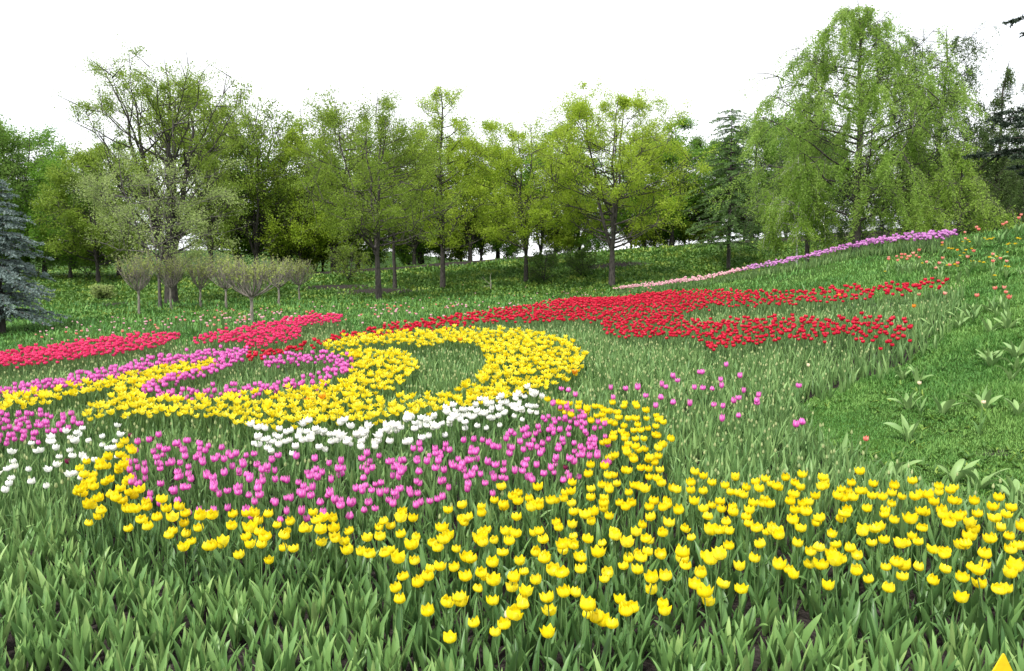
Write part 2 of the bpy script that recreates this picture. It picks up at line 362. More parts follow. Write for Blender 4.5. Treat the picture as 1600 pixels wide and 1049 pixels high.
# ------------------------------------------------------------------ plant shapes
def blades(P, az, Ln, W, lean, bend, nseg, r, fold=.25, twist=0.0, wave=0.0, tint=None):
    n = len(P); s = np.linspace(0, 1, nseg + 1)
    ph = lean[:, None] + bend[:, None] * s[None] ** 1.4
    ds = Ln[:, None] / nseg
    mid = (ph[:, 1:] + ph[:, :-1]) / 2
    rad = np.concatenate([np.zeros((n, 1)), np.cumsum(np.sin(mid) * ds, 1)], 1)
    hgt = np.concatenate([np.zeros((n, 1)), np.cumsum(np.cos(mid) * ds, 1)], 1)
    w = W[:, None] * (2.1 * (s + .10) ** .55 * np.clip(1 - s, 0, 1) ** .8)[None]
    tw = (np.broadcast_to(twist, (n,)) * 1.0)[:, None] * s[None]
    R = np.stack([np.cos(az), np.sin(az), 0 * az], -1)[:, None]; S = np.stack([-np.sin(az), np.cos(az), 0 * az], -1)[:, None]
    Zv = np.array([0, 0, 1.])[None, None]
    C = P[:, None] + rad[..., None] * R + hgt[..., None] * Zv
    Nn = -np.cos(ph)[..., None] * R + np.sin(ph)[..., None] * Zv            # inner face of the leaf
    S2 = np.cos(tw)[..., None] * S + np.sin(tw)[..., None] * Nn
    N2 = -np.sin(tw)[..., None] * S + np.cos(tw)[..., None] * Nn
    wv = wave * np.sin(s * 9 + r.uniform(0, 6, (n, 1))) * w
    A = C - S2 * w[..., None] * .5 + N2 * (fold * w + wv)[..., None]
    B = C + S2 * w[..., None] * .5 + N2 * (fold * w - wv)[..., None]
    V = np.stack([A, C, B], 2).reshape(n, -1, 3)
    q = []
    for i in range(nseg):
        for j in (0, 1): q.append([i * 3 + j, i * 3 + j + 1, i * 3 + j + 4, i * 3 + j + 3])
    q = np.array(q); k = (nseg + 1) * 3
    Q = (q[None] + (np.arange(n) * k)[:, None, None]).reshape(-1, 4)
    t = r.uniform(.1, .75, n) if tint is None else tint
    T = np.repeat(t, k) + np.tile(np.repeat(np.where(s > .85, .12, 0), 3), n)
    return Geo(V, Q, T=T)

def leafy(r, P, nb, hgt, wid, spreadf=1.0, nseg=5, t0=.1, t1=.75):
    """Rosettes of broad tulip leaves at points P, nb leaves each."""
    n = len(P); PP = np.repeat(P, nb, 0); N = n * nb
    az = (np.repeat(r.uniform(0, 6.28, n), nb) + np.tile(np.arange(nb) * 2.4, n) + r.uniform(-.5, .5, N))
    k = np.tile(np.linspace(0, 1, nb), n)                        # outer leaves are broad and lean out
    sc = np.repeat(r.uniform(.72, 1.18, n), nb)
    Ln = hgt * sc * r.uniform(.8, 1.15, N) * (1.05 - .15 * k)
    W = wid * sc * r.uniform(.75, 1.2, N) * (1 - .42 * k)
    lean = spreadf * (.42 - .30 * k) * r.uniform(.5, 1.4, N)
    bend = spreadf * r.uniform(-.15, .75, N) + (r.random(N) < .10) * r.uniform(.4, 1.2, N)
    PP = PP + np.stack([np.cos(az), np.sin(az), 0 * az], -1) * .008
    PP[:, 2] -= .015
    return blades(PP, az, Ln, W, lean, bend, nseg, r, .28, r.uniform(-.9, .9, N), .10, r.uniform(t0, t1, N))

def bloom(r, R=.03, H=.055, openf=.9, pointed=.5, na=4, nl=6, loose=.15, flare=0.0, petals=6):
    gs = []
    s = np.linspace(0, 1, nl + 1); a = np.linspace(-1, 1, na + 1)
    for p in range(petals):
        inner = p % 2
        az = p * 2 * pi / petals + r.uniform(-.1, .1)
        op = openf + r.uniform(-loose, loose); h = H * (1 + r.uniform(-.08, .10)) * (1.0 - .04 * inner)
        rr = R * (np.sin(np.clip(s / .55, 0, 1) * pi / 2) ** .8 * (1 + (op - 1) * np.clip((s - .45) / .55, 0, 1) ** 1.3)) * (1 - .07 * inner) + .002
        rr = rr + flare * R * np.clip((s - .7) / .3, 0, 1) ** 2
        z = h * (s ** 1.25)
        z = z - flare * .15 * h * np.clip((s - .8) / .2, 0, 1) ** 2
        aw = (.72 + .08 * inner) * np.sin(np.clip(.16 + s * .84, 0, 1) * pi) ** pointed * (1 - .15 * s)
        aw = np.where(s > .97, aw.max() * (.16 + .2 * r.random()), aw)
        ang = az + aw[:, None] * a[None] * 1.02
        edge = np.abs(a)[None] * np.ones_like(s)[:, None]
        rad = rr[:, None] * (1 - .10 * edge ** 2 * (0.3 + s[:, None]))
        zz = z[:, None] - .10 * h * edge ** 2 * s[:, None] + .015 * h * np.sin(a * 5 + p)[None] * s[:, None]
        V = np.stack([rad * np.cos(ang), rad * np.sin(ang), zz], -1).reshape(-1, 3)
        i = np.arange((nl + 1) * (na + 1)).reshape(nl + 1, na + 1)
        Qp = np.stack([i[:-1, :-1], i[:-1, 1:], i[1:, 1:], i[1:, :-1]], -1).reshape(-1, 4)
        E = np.clip((edge - .35) * 1.1, 0, 1) * np.clip(s * 2.2 - .5, 0, 1)[:, None]
        gs.append(Geo(V, Qp, T=np.full(len(V), r.uniform(.1, .6)) + np.repeat(s, na + 1) * .25, E=E.ravel()))
    return join(gs)

def tube(pts, rad, sides=5, cap=True):
    pts = np.asarray(pts, float); k = len(pts); rad = np.broadcast_to(np.asarray(rad, float), (k,))
    t = np.gradient(pts, axis=0); t /= np.linalg.norm(t, axis=1)[:, None] + 1e-9
    ref = np.array([1., .13, .07]) if abs(t[0, 0]) < .8 else np.array([.1, 1., .05])
    u = np.cross(t, ref); u /= np.linalg.norm(u, axis=1)[:, None] + 1e-9
    w = np.cross(t, u)
    a = np.arange(sides) * 2 * pi / sides
    V = pts[:, None] + rad[:, None, None] * (np.cos(a)[None, :, None] * u[:, None] + np.sin(a)[None, :, None] * w[:, None])
    i = np.arange(k * sides).reshape(k, sides); j = np.roll(i, -1, 1)
    Q = np.stack([i[:-1], j[:-1], j[1:], i[1:]], -1).reshape(-1, 4)
    return Geo(V.reshape(-1, 3), Q)

def bend_stem(h, dx, dy, r0=.0042, n=5):
    s = np.linspace(0, 1, n)
    return tube(np.stack([dx * s ** 2, dy * s ** 2, h * s], -1), r0 * (1 - .25 * s), 5)

def tilt(g, ax, ang):
    c, s_ = cos(ang), sin(ang); V = g.V.copy()
    d = np.array([cos(ax), sin(ax)])
    al = V[:, 0] * d[0] + V[:, 1] * d[1]; z = V[:, 2].copy()
    na_ = al * c + z * s_; V[:, 2] = -al * s_ + z * c
    V[:, 0] += (na_ - al) * d[0]; V[:, 1] += (na_ - al) * d[1]
    return Geo(V, g.Q, g.M, g.T, g.E)

# ------------------------------------------------------------------ tulips with parts (flower head, stem, leaves)
def tulip_protos(name, petal_mat, n, r, h, kw, leaf_mat='tulip_leaf', nleaf=3, leaf_h=.26, leaf_w=.045, tilt_max=.42):
    ps = []
    for k in range(n):
        e = bpy.data.objects.new(name, None); COL.objects.link(e); e.empty_display_size = .05
        hh = h * r.uniform(.80, 1.12); dx, dy = r.uniform(-.045, .045, 2)
        kk = {a: (b * r.uniform(.84, 1.12) if a in ('R', 'H') else b) for a, b in kw.items()}
        if 'openf' in kk: kk['openf'] = kk['openf'] + r.uniform(-.30, .34)
        b = tilt(bloom(r, **kk), r.uniform(0, 6.28), r.uniform(0, tilt_max))
        obj('flower_head', mesh_of('flower_head', b, [M[petal_mat]]), e, (dx, dy, hh))
        obj('stem', mesh_of('stem', bend_stem(hh + .004, dx, dy), [M['stem']]), e)
        for j in range(nleaf):
            az = np.array([j * 2.3 + r.uniform(-.4, .4)])
            g = blades(np.array([[.006 * cos(az[0]), .006 * sin(az[0]), -.012]]), az, np.array([leaf_h * r.uniform(.8, 1.2) * (1 - .12 * j)]), np.array([leaf_w * r.uniform(.8, 1.25) * (1 - .2 * j)]),
                       np.array([r.uniform(.12, .45)]), np.array([r.uniform(0, .8)]), 6, r, .28, r.uniform(-.8, .8), .10, np.array([r.uniform(.05, .5)]))
            obj('leaf', mesh_of('leaf', g, [M[leaf_mat]]), e)
        ps.append(e)
    return ps
def place_all(protos, P, labels, cat, group, r, smin=.88, smax=1.14):
    for i, p in enumerate(P):
        k = i % len(protos)
        o = protos[k] if i < len(protos) else copy_tree(protos[k])
        o.location = tuple(p); s = r.uniform(smin, smax); o.scale = (s, s, s); o.rotation_euler = (0, 0, r.uniform(0, 6.28))
        lab, own = labels(i, p)
        tag(o, lab, cat, group)
def ends_labels(P, what, where, bulk):
    """One label for the mass of look-alikes; the bloom at each end of a bed is named by that end."""
    u, v = project(P + np.array([0, 0, .35])); sp_ = {}
    for key, i in (('leftmost', np.argmin(u)), ('rightmost', np.argmax(np.where(u < 1590, u, -1))), ('nearest', np.argmax(np.where((v < 1040), v, -1))), ('farthest', np.argmin(v))):
        sp_.setdefault(int(i), f'{what} standing {key} in {where}')
    return lambda i, p: (sp_.get(i, bulk), i in sp_)

# near yellow band
r = np.random.default_rng(11)
PY = np.concatenate([sow(lambda u, v: z_y1(u, v) & (u >= 560), .138, .36, .46, 3), sow(lambda u, v: z_y1(u, v) & (u < 560), .122, .36, .46, 4)]); PY = PY[np.argsort(PY[:, 1])]
print('near yellow', len(PY))
vis = project(PY + np.array([0, 0, .36]))[0] < 1640
PY = PY[vis]
YK = dict(R=.0345, H=.056, openf=.90, pointed=.27, loose=.14)
prot = tulip_protos('yellow_tulip', 'yellow', 16, r, .36, YK)
uY, vY = project(PY + np.array([0, 0, .38])); endY = ends_labels(PY[:300], 'open yellow tulip', 'the broad yellow band', '')
def label_y(i, p):
    t = endY(i, p)
    if t[1]: return t
    a, b = uY[i], vY[i]
    if a < 560: q = 'yellow tulip in the narrow hook that curves round the magenta patch'
    elif b < 750 and a < 1080: q = 'yellow tulip in the arm that climbs beside the magenta patch'
    elif b > 880 and a < 1080: q = 'yellow tulip in the crowded tip nearest to the plain foreground leaves'
    elif a > 1080 and b < 800: q = 'yellow tulip in the back rows of the band, before plain leaves and lawn'
    elif a > 1080: q = 'yellow tulip in the front rows of the long straight part of the band'
    else: q = 'yellow tulip in the middle of the broad band, below the magenta patch'
    return q, 0
place_all(prot, PY[:300], label_y, 'tulip', 'yellow tulips of the front band', r)
# near magenta
PM = sow(z_m, .122, .36, .46, 5); PM4 = sow(z_m4, .112, .36, .46, 6)
print('magenta', len(PM), len(PM4))
MPX = [(880, 620), (895, 613), (893, 628), (960, 612), (985, 612), (962, 627), (990, 625), (1008, 632), (1022, 627), (1022, 645), (1030, 610), (1047, 605), (1053, 590), (1057, 600), (1060, 610),
       (1060, 633), (1080, 617), (1080, 642), (1090, 585), (1101, 591), (1136, 580), (1097, 624), (1105, 608), (1118, 606), (1119, 613), (1108, 632), (1132, 638), (1143, 640), (1155, 640), (1161, 646),
       (1162, 605), (1163, 616), (1176, 631), (1188, 626), (1190, 637), (1250, 622), (1240, 667), (1252, 690), (1124, 663)]
def on_ground(pts, h):
    a = np.array(pts, float); x, y = ray(a[:, 0], a[:, 1], h); return np.stack([x, y, ground_z(x, y)], -1)
PS = on_ground(MPX, .36)
MK = dict(R=.0245, H=.056, openf=.62, pointed=.42, loose=.08)
prot = tulip_protos('magenta_tulip', 'magenta', 7, r, .36, MK, 'tulip_leaf', 2, .25, .038, .15)
n1 = min(len(PM), 261)
place_all(prot, PM[:n1], ends_labels(PM[:n1], 'closed magenta tulip', 'the patch inside the yellow hook', 'closed magenta pink tulip in the patch between white row and yellow hook'), 'tulip', 'magenta tulips inside the yellow hook', r)
p2 = [copy_tree(p) for p in prot]
place_all(p2, PS, ends_labels(PS, 'lone magenta tulip', 'the loose scatter over plain leaves', 'magenta tulip scattered thinly over plain leaves near the lawn edge'), 'tulip', 'magenta tulips scattered by the lawn', r, 1.08, 1.32)
left_m = 0
# white
PW1 = sow(z_w1, .108, .37, .45, 8); PW2 = sow(z_w2, .175, .34, .48, 9)
print('white', len(PW1), len(PW2))
prot = tulip_protos('white_tulip', 'white', 6, r, .37, dict(R=.032, H=.056, openf=.9, pointed=.3, loose=.25), 'blue_leaf', 2, .25, .04)
place_all(prot, PW1, ends_labels(PW1, 'white tulip', 'the dense curved white row', 'white tulip in the dense curved row below the yellow swirl'), 'tulip', 'white tulips of the dense row', r)
p2 = [copy_tree(p) for p in prot]
place_all(p2, PW2, ends_labels(PW2, 'white tulip', 'the thin patch left of the yellow hook', 'white tulip standing thinly apart beyond the yellow hook'), 'tulip', 'white tulips standing apart', r, .8, 1.0)

# ------------------------------------------------------------------ tulips as single meshes (small in view)
def small_tulip(name, petal, r, h, kw, n=6, leafm='blue_leaf', nleaf=2, leaf_h=.24, leaf_w=.03, tl=.3, na=3, nl=4):
    out = []
    for k in range(n):
        hh = h * r.uniform(.9, 1.1); dx, dy = r.uniform(-.03, .03, 2)
        kk = dict(kw); kk['openf'] = kw['openf'] + r.uniform(-.15, .15)
        b = tilt(bloom(r, na=na, nl=nl, **kk), r.uniform(0, 6.28), r.uniform(0, tl)).moved((dx, dy, hh)).mat(0)
        st = bend_stem(hh, dx, dy, .0045, 3).mat(1)
        parts = [b, st]
        if nleaf:
            az = np.arange(nleaf) * 2.6 + r.uniform(0, 6)
            parts.append(blades(np.tile([[0, 0, -.01]], (nleaf, 1)), az, leaf_h * r.uniform(.8, 1.15, nleaf), leaf_w * r.uniform(.8, 1.2, nleaf), r.uniform(.1, .35, nleaf), r.uniform(0, .6, nleaf), 4, r).mat(2))
        out.append(join(parts))
    return out, [M[petal], M['stem'], M[leafm]]
def plant_bed(name, rest_name, geos, mats, P, cap, labels, cat, group, r, s0=.88, s1=1.12):
    mes = [mesh_of(name, g, mats) for g in geos]
    for i, p in enumerate(P[:cap]):
        o = obj(name, mes[i % len(mes)], None, tuple(p)); s = r.uniform(s0, s1); o.scale = (s, s, s); o.rotation_euler = (0, 0, r.uniform(0, 6.28))
        tag(o, labels(i, p)[0], cat, group)
    R_ = P[cap:]
    if len(R_):
        g = spread(geos, r.integers(0, len(geos), len(R_)), R_, r.uniform(0, 6.28, len(R_)), r.uniform(s0, s1, len(R_)), r)
        tag(obj(rest_name, mesh_of(rest_name, g, mats)), kind='stuff')
if len(PY) > 300:
    gs, ms = small_tulip('yellow_tulip', 'yellow', r, .36, YK, leafm='tulip_leaf')
    g = spread(gs, r.integers(0, len(gs), len(PY) - 300), PY[300:], r.uniform(0, 6.28, len(PY) - 300), r.uniform(.9, 1.1, len(PY) - 300), r)
    tag(obj('far_yellow_tulip_mass', mesh_of('far_yellow_tulip_mass', g, ms)), kind='stuff')
# yellow swirl
PSW = sow(z_swirl, .098, .36, .46, 12); print('swirl', len(PSW))
gs, ms = small_tulip('yellow_swirl_tulip', 'swirl', r, .36, dict(R=.0265, H=.048, openf=1.3, pointed=.6, loose=.35, flare=.3), 8, 'tulip_leaf', tl=.7)
plant_bed('spreading_yellow_tulip', 'yellow_swirl_tulip_mass', gs, ms, PSW, 300, ends_labels(PSW[:300], 'wide open yellow tulip', 'the front rows of the big yellow swirl', 'wide open yellow tulip in the crowded front rows of the big swirl'), 'tulip', 'wide open yellow tulips of the swirl', r)
# streaked ones among them
for (u, v, lab) in ((485, 624, 'orange streaked tulip among yellow ones at the swirl front'), (505, 627, 'second orange streaked tulip beside the first in the swirl front'), (760, 590, 'orange streaked tulip by the inner edge of the yellow ring'),
                    (898, 580, 'orange streaked tulip near the outer end of the yellow ring'), (720, 534, 'orange streaked tulip at the far top of the yellow ring')):
    p = on_ground([(u, v)], .40)[0]; gs2, ms2 = small_tulip('streaked_tulip', 'streak', r, .39, dict(R=.036, H=.066, openf=1.2, pointed=.7, loose=.3, flare=.3), 1)
    tag(obj('streaked_tulip', mesh_of('streaked_tulip', gs2[0], ms2), None, tuple(p)), lab, 'tulip')
# magenta curl (purple-pink strips)
PC = np.concatenate([sow(z_curl, .090, .34, .46, 14), PM4[left_m:]]); print('curl', len(PC))
PC = np.concatenate([PC, PM[n1:]]); PC = PC[np.argsort(PC[:, 1])]
uC, vC = project(PC + np.array([0, 0, .37])); endC = ends_labels(PC[:300], 'purple pink tulip', 'the purple pink patches round the yellow swirl', '')
def label_c(i, p):
    t = endC(i, p)
    if t[1]: return t
    if uC[i] < 190 and vC[i] > 640: return 'purple pink tulip packed in the patch above the thin white tulips', 0
    if vC[i] > 630: return 'purple pink tulip at the back of the patch inside the yellow hook', 0
    return 'closed purple pink tulip in the strips that edge the yellow swirl', 0
gs, ms = small_tulip('purple_pink_tulip', 'magenta', r, .34, MK, 6, 'blue_leaf', tl=.15)
plant_bed('purple_pink_tulip', 'purple_pink_tulip_mass', gs, ms, PC, 300, label_c, 'tulip', 'purple pink tulips of the curl', r)
# red
PR = sow(z_red, .136, .36, .46, 15); print('red', len(PR))
gs, ms = small_tulip('red_tulip', 'red', r, .36, dict(R=.032, H=.054, openf=.7, pointed=.35, loose=.12), 6, 'blue_leaf', tl=.25)
plant_bed('red_tulip', 'red_tulip_mass', gs, ms, PR, 300, ends_labels(PR[:300], 'red tulip', 'the front rows of the red bed', 'deep red closed tulip in the front rows of the long red bed'), 'tulip', 'red tulips of the long bed', r)
# hot pink
PH = sow(z_hot, .096, .40, .46, 16, (-19.5, 0, 5, 26)); print('hot', len(PH))
gs, ms = small_tulip('crimson_pink_tulip', 'hotpink', r, .40, dict(R=.029, H=.048, openf=.75, pointed=.4, loose=.15), 6, 'blue_leaf', tl=.25)
plant_bed('crimson_pink_tulip', 'crimson_pink_tulip_mass', gs, ms, PH, 300, ends_labels(PH[:300], 'crimson pink tulip', 'the crimson pink strip before the back lawn', 'crimson pink tulip packed in the strip that borders the back lawn'), 'tulip', 'crimson pink tulips bordering the back lawn', r)
# lilac row along the ridge of the right hill
a0, a1 = np.array([7.5, 13.8]) * WS, np.array([3.7, 29.0]) * WS
n = 1000; t = r.random(n) ** 1.25; off = r.uniform(-.20, .20, n)
xy = a0 + (a1 - a0) * t[:, None] + np.array([.963, .271]) * off[:, None] + np.stack([.25 * np.sin(t * 9), 0 * t], -1)
PL = np.stack([xy[:, 0], xy[:, 1], ground_z(xy[:, 0], xy[:, 1])], -1); o = np.argsort(PL[:, 1]); PL = PL[o]
gs, ms = small_tulip('lilac_tulip', 'lilac', r, .33, dict(R=.032, H=.056, openf=.8, pointed=.4, loose=.12), 6, 'blue_leaf', tl=.25)
ncut = int((PL[:, 1] < 20 * WS).sum())
plant_bed('lilac_tulip', 'lilac_tulip_mass', gs, ms, PL[:ncut], 300, ends_labels(PL[:300], 'lilac tulip', 'the row that climbs the right hill', 'lilac tulip in the thin row climbing the crest of the hill'), 'tulip', 'lilac tulips along the crest', r)
gs, ms = small_tulip('pink_row', 'palepink', r, .33, dict(R=.032, H=.056, openf=.8, pointed=.4, loose=.12), 6, 'blue_leaf', tl=.25)
plant_bed('pink_row_tulip', 'pink_row_tulip_mass', gs, ms, PL[ncut:], 300, lambda i, p: ('pale pink tulip in the far low end of the crest row', 0), 'tulip', 'pale pink tulips at the far end of the crest row', r)
# wild tulips strewn on the lawn behind the beds
n = 270; t = r.random(n)
bx = np.interp(t, [0, .25, .5, .75, .9, 1], [60, 290, 500, 720, 900, 1030]); by = np.interp(t, [0, .25, .5, .75, .9, 1], [520, 500, 492, 478, 462, 446])
x, y = ray(bx + r.normal(0, 12, n), by + r.normal(0, 9, n), .25); PB = np.stack([x, y, ground_z(x, y)], -1); PB = PB[~np.isnan(PB).any(1)]
u, v = project(PB + np.array([0, 0, .2])); PB = PB[~(z_bed(u, v))]
kinds = r.random(len(PB))
for nm, mt, lo, hi, lab, grp in (('pale_pink_tulip', 'palepink', 0, .66, 'small pale pink tulip strewn in the grass behind the beds', 'pale pink tulips strewn in the back grass'),
                                 ('orange_red_tulip', 'coral', .66, 1, 'small orange red tulip strewn in the grass behind the beds', 'orange red tulips strewn in the back grass')):
    gs, ms = small_tulip(nm, mt, r, .25, dict(R=.026, H=.044, openf=.95, pointed=.45, loose=.2), 4, 'tulip_leaf')
    Pk = PB[(kinds >= lo) & (kinds < hi)]
    plant_bed(nm, nm + '_mass', gs, ms, Pk, 300, ends_labels(Pk, lab.split(' strewn')[0], 'the strewn ones on the back lawn', lab), 'tulip', grp, r)
# coral tulips on the right hill
CX = [(1389, 404), (1386, 409), (1401, 402), (1404, 410), (1414, 399), (1417, 402), (1425, 401), (1411, 405), (1419, 406), (1423, 408), (1436, 396), (1438, 403), (1446, 411), (1470, 407), (1462, 419),
      (1469, 418), (1483, 418), (1498, 416), (1514, 407), (1524, 397), (1471, 381), (1506, 376), (1526, 361), (1531, 365), (1507, 364), (1564, 357), (1572, 353), (1552, 401), (1551, 411), (1564, 404),
      (1574, 408), (1555, 457), (1566, 452), (1572, 459), (1577, 474), (1524, 469), (1476, 463), (1437, 462), (1590, 347), (1597, 341), (1432, 400), (1407, 403)]
PCo = on_ground(CX, .32); PCo = PCo[~np.isnan(PCo).any(1)]
gs, ms = small_tulip('coral_tulip', 'coral', r, .32, dict(R=.029, H=.052, openf=.95, pointed=.45, loose=.15), 6, 'blue_leaf', 4, .26, .05)
plant_bed('coral_tulip', 'coral_tulip_mass', gs, ms, PCo, 300, ends_labels(PCo, 'coral pink tulip', 'the coral ones on the grassy hill', 'coral pink tulip growing loosely on the grassy right hill'), 'tulip', 'coral tulips on the grassy hill', r)
# single odd tulips
ODD = [(1430, 480, .36, 'orange', 'orange_tulip', 'orange tulip with yellow edges alone right of the red bed', .032, .062), (1312, 463, .40, 'orange', 'orange_tulip', 'orange tulip standing up out of the far red row', .03, .05),
       (1493, 387, .34, 'orange', 'orange_tulip', 'orange tulip on a tall stem among dandelions on the hill', .03, .05),
       (1265, 567, .34, 'cream', 'cream_tulip', 'cream tulip alone over the leaves below the red patch', .02, .045), (1440, 600, .33, 'cream', 'cream_tulip', 'cream tulip alone on the lawn with broad leaves at its foot', .021, .048),
       (1532, 632, .30, 'cream', 'cream_tulip', 'cream tulip in the tall leaf clump on the lawn', .021, .044), (1357, 690, .34, 'coral', 'peach_tulip', 'peach pink tulip alone at the lawn edge above yellow tulips', .023, .05),
       (804, 969, .32, 'cream', 'cream_tulip', 'pale closed tulip bud among the front yellow tulips', .014, .05),
       (240, 681, .32, 'maroon', 'maroon_tulip', 'dark maroon tulip above the magenta patch', .022, .046), (110, 712, .30, 'maroon', 'maroon_tulip', 'dark maroon tulip between the thin white tulips', .022, .046),
       (205, 671, .30, 'maroon', 'maroon_tulip', 'small dark maroon tulip beside the white tulips under the swirl', .018, .04), (890, 737, .34, 'maroon', 'maroon_tulip', 'wine red tulip between magenta patch and yellow tulips', .022, .046)]
for (u, v, h, mt, nm, lab, R_, H_) in ODD:
    p = on_ground([(u, v)], h + H_ / 2)[0]
    if np.isnan(p).any(): continue
    pr = tulip_protos(nm, mt, 1, r, h, dict(R=R_, H=H_, openf=.75, pointed=.4, loose=.1), 'blue_leaf', 3, .24, .045, .1)[0]
    pr.location = tuple(p); tag(pr, lab, 'tulip')
# dandelions on the hill
DX = [(1504, 380), (1512, 379), (1515, 381), (1538, 375), (1542, 378), (1546, 376), (1552, 374), (1549, 379), (1472, 388), (1482, 394), (1486, 392), (1488, 394), (1506, 398), (1509, 396), (1500, 402), (1518, 392),
      (1574, 386), (1577, 383), (1590, 378), (1594, 376), (1586, 387), (1574, 396), (1546, 408), (1530, 412), (1492, 420), (1496, 419), (1480, 419), (1571, 420), (1575, 424), (1554, 435), (1441, 414), (1383, 426), (1537, 416), (1519, 415), (1557, 405)]
PD = on_ground(DX, .12); PD = PD[~np.isnan(PD).any(1)]
def dandelion(r):
    gs = []
    for k in range(26):
        a = k * 2.4; q = .022 * math.sqrt(k / 26.) + .002; e = .35 + .9 * k / 26
        gs.append(blades(np.array([[q * .3 * cos(a), q * .3 * sin(a), .12]]), np.array([a]), np.array([.026]), np.array([.009]), np.array([e]), np.array([.3]), 2, r))
    gs = [join(gs).mat(0), bend_stem(.12, .0, .0, .003, 3).mat(1)]
    az = np.arange(6) * 1.05
    gs.append(blades(np.tile([[0, 0, 0]], (6, 1)), az, np.full(6, .13), np.full(6, .03), np.full(6, .8), np.full(6, .5), 4, r).mat(2))
    return join(gs)
plant_bed('dandelion', 'dandelion_mass', [dandelion(r) for _ in range(3)], [M['dandelion'], M['stem'], M['grass']], PD, 300,
          ends_labels(PD, 'yellow dandelion', 'the dandelions on the hill', 'small yellow dandelion growing between coral tulips on the hill'), 'dandelion', 'dandelions on the hill', r, 1.1, 1.6)

# ------------------------------------------------------------------ leafy tulip plants without bloom, and the foliage under the blooms
r = np.random.default_rng(21)
def in_bloom(u, v): return z_y1(u, v) | z_m(u, v) | z_m4(u, v) | z_curl(u, v) | z_swirl(u, v) | z_red(u, v) | z_hot(u, v) | z_w1(u, v)
X, Y = lattice(-19.5, 16, 1.8, 25.5, .108, .45, r)
Z = ground_z(X, Y); P = np.stack([X, Y, Z], -1)
u, v = project(P + np.array([0, 0, .18])); inb = z_bed(u + r.normal(0, 14, len(u)), v + r.normal(0, 5, len(u))) | ((Y < 3.0))
inb &= (np.abs(u - 800) < 1250)
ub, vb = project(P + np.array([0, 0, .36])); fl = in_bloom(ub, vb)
gap = np.sin(X * 2.1 + 1.3 * np.sin(Y * 1.7)) * np.sin(Y * 2.9 + 1.1 * np.sin(X * 1.3)) + r.normal(0, .35, len(X))
near_red = z_red(ub, vb - 25)
keep = inb & ((gap > -1.0)) & (r.random(len(X)) < np.where(fl, .72, .97))
P, Y, fl, vb = P[keep], Y[keep], fl[keep], vb[keep]
ub = ub[keep]
front = (~fl) & (Y < 8.0)
order = np.where(front)[0]; order = order[np.argsort(Y[order])]
infr = order[(np.abs(ub[order] - 800) < 800)]
vis2 = project(P[infr] + np.array([0, 0, .2]))[1] < 1049
infr = infr[vis2]
ind = infr[:300]
print('leafy', len(P), 'front', len(order), 'inframe', len(infr))
prot = []
for k in range(10):
    e = bpy.data.objects.new('leafy_tulip_plant', None); COL.objects.link(e); e.empty_display_size = .05
    nb = int(r.integers(4, 7))
    for j in range(nb):
        az = np.array([j * 2.4 + r.uniform(-.5, .5)]); q = j / (nb - 1)
        g = blades(np.array([[.008 * cos(az[0]), .008 * sin(az[0]), -.015]]), az, np.array([.245 * r.uniform(.8, 1.15) * (1 - .1 * q)]), np.array([.045 * r.uniform(.75, 1.2) * (1 - .4 * q)]),
                   np.array([(.34 - .26 * q) * r.uniform(.4, 1.3)]), np.array([r.uniform(-.2, .5) + (1.0 if r.random() < .08 else 0)]), 8, r, .28, r.uniform(-.9, .9), .10, np.array([r.uniform(.2, .75)]))
        obj('leaf', mesh_of('leaf', g, [M['tulip_leaf']]), e)
    if r.random() < .12:
        hb = .17
        obj('stem', mesh_of('stem', bend_stem(hb, .0, .0), [M['stem']]), e)
        obj('bud', mesh_of('bud', bloom(r, R=.010, H=.042, openf=.3, pointed=.4, na=2, nl=5, loose=.02), [M['bud']]), e, (0, 0, hb))
    prot.append(e)
place_all(prot, P[ind], (lambda E, U: (lambda i, p: E(i, p) if E(i, p)[1] else (('leafy tulip plant without bloom below the yellow hook' if U[i] < 620 else 'leafy tulip plant without bloom below the crowded yellow tip' if U[i] < 1080 else 'leafy tulip plant without bloom below the straight yellow rows'), 0)))(ends_labels(P[ind], 'leafy tulip plant not yet in bloom', 'the foremost rows of leaves', ''), project(P[ind])[0]), 'tulip plant', 'leafy tulip plants of the foremost rows', r, .8, 1.2)
mask = np.ones(len(P), bool); mask[ind] = False
P, Y, fl, ub, vb = P[mask], Y[mask], fl[mask], ub[mask], vb[mask]
gs = []
nr = Y < 5.6; md = (Y >= 5.6)
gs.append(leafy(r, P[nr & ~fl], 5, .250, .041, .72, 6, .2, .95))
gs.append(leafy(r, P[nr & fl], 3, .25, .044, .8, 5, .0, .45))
tag(obj('tulip_foliage', mesh_of('tulip_foliage', join(gs), [M['tulip_leaf']])), kind='stuff')
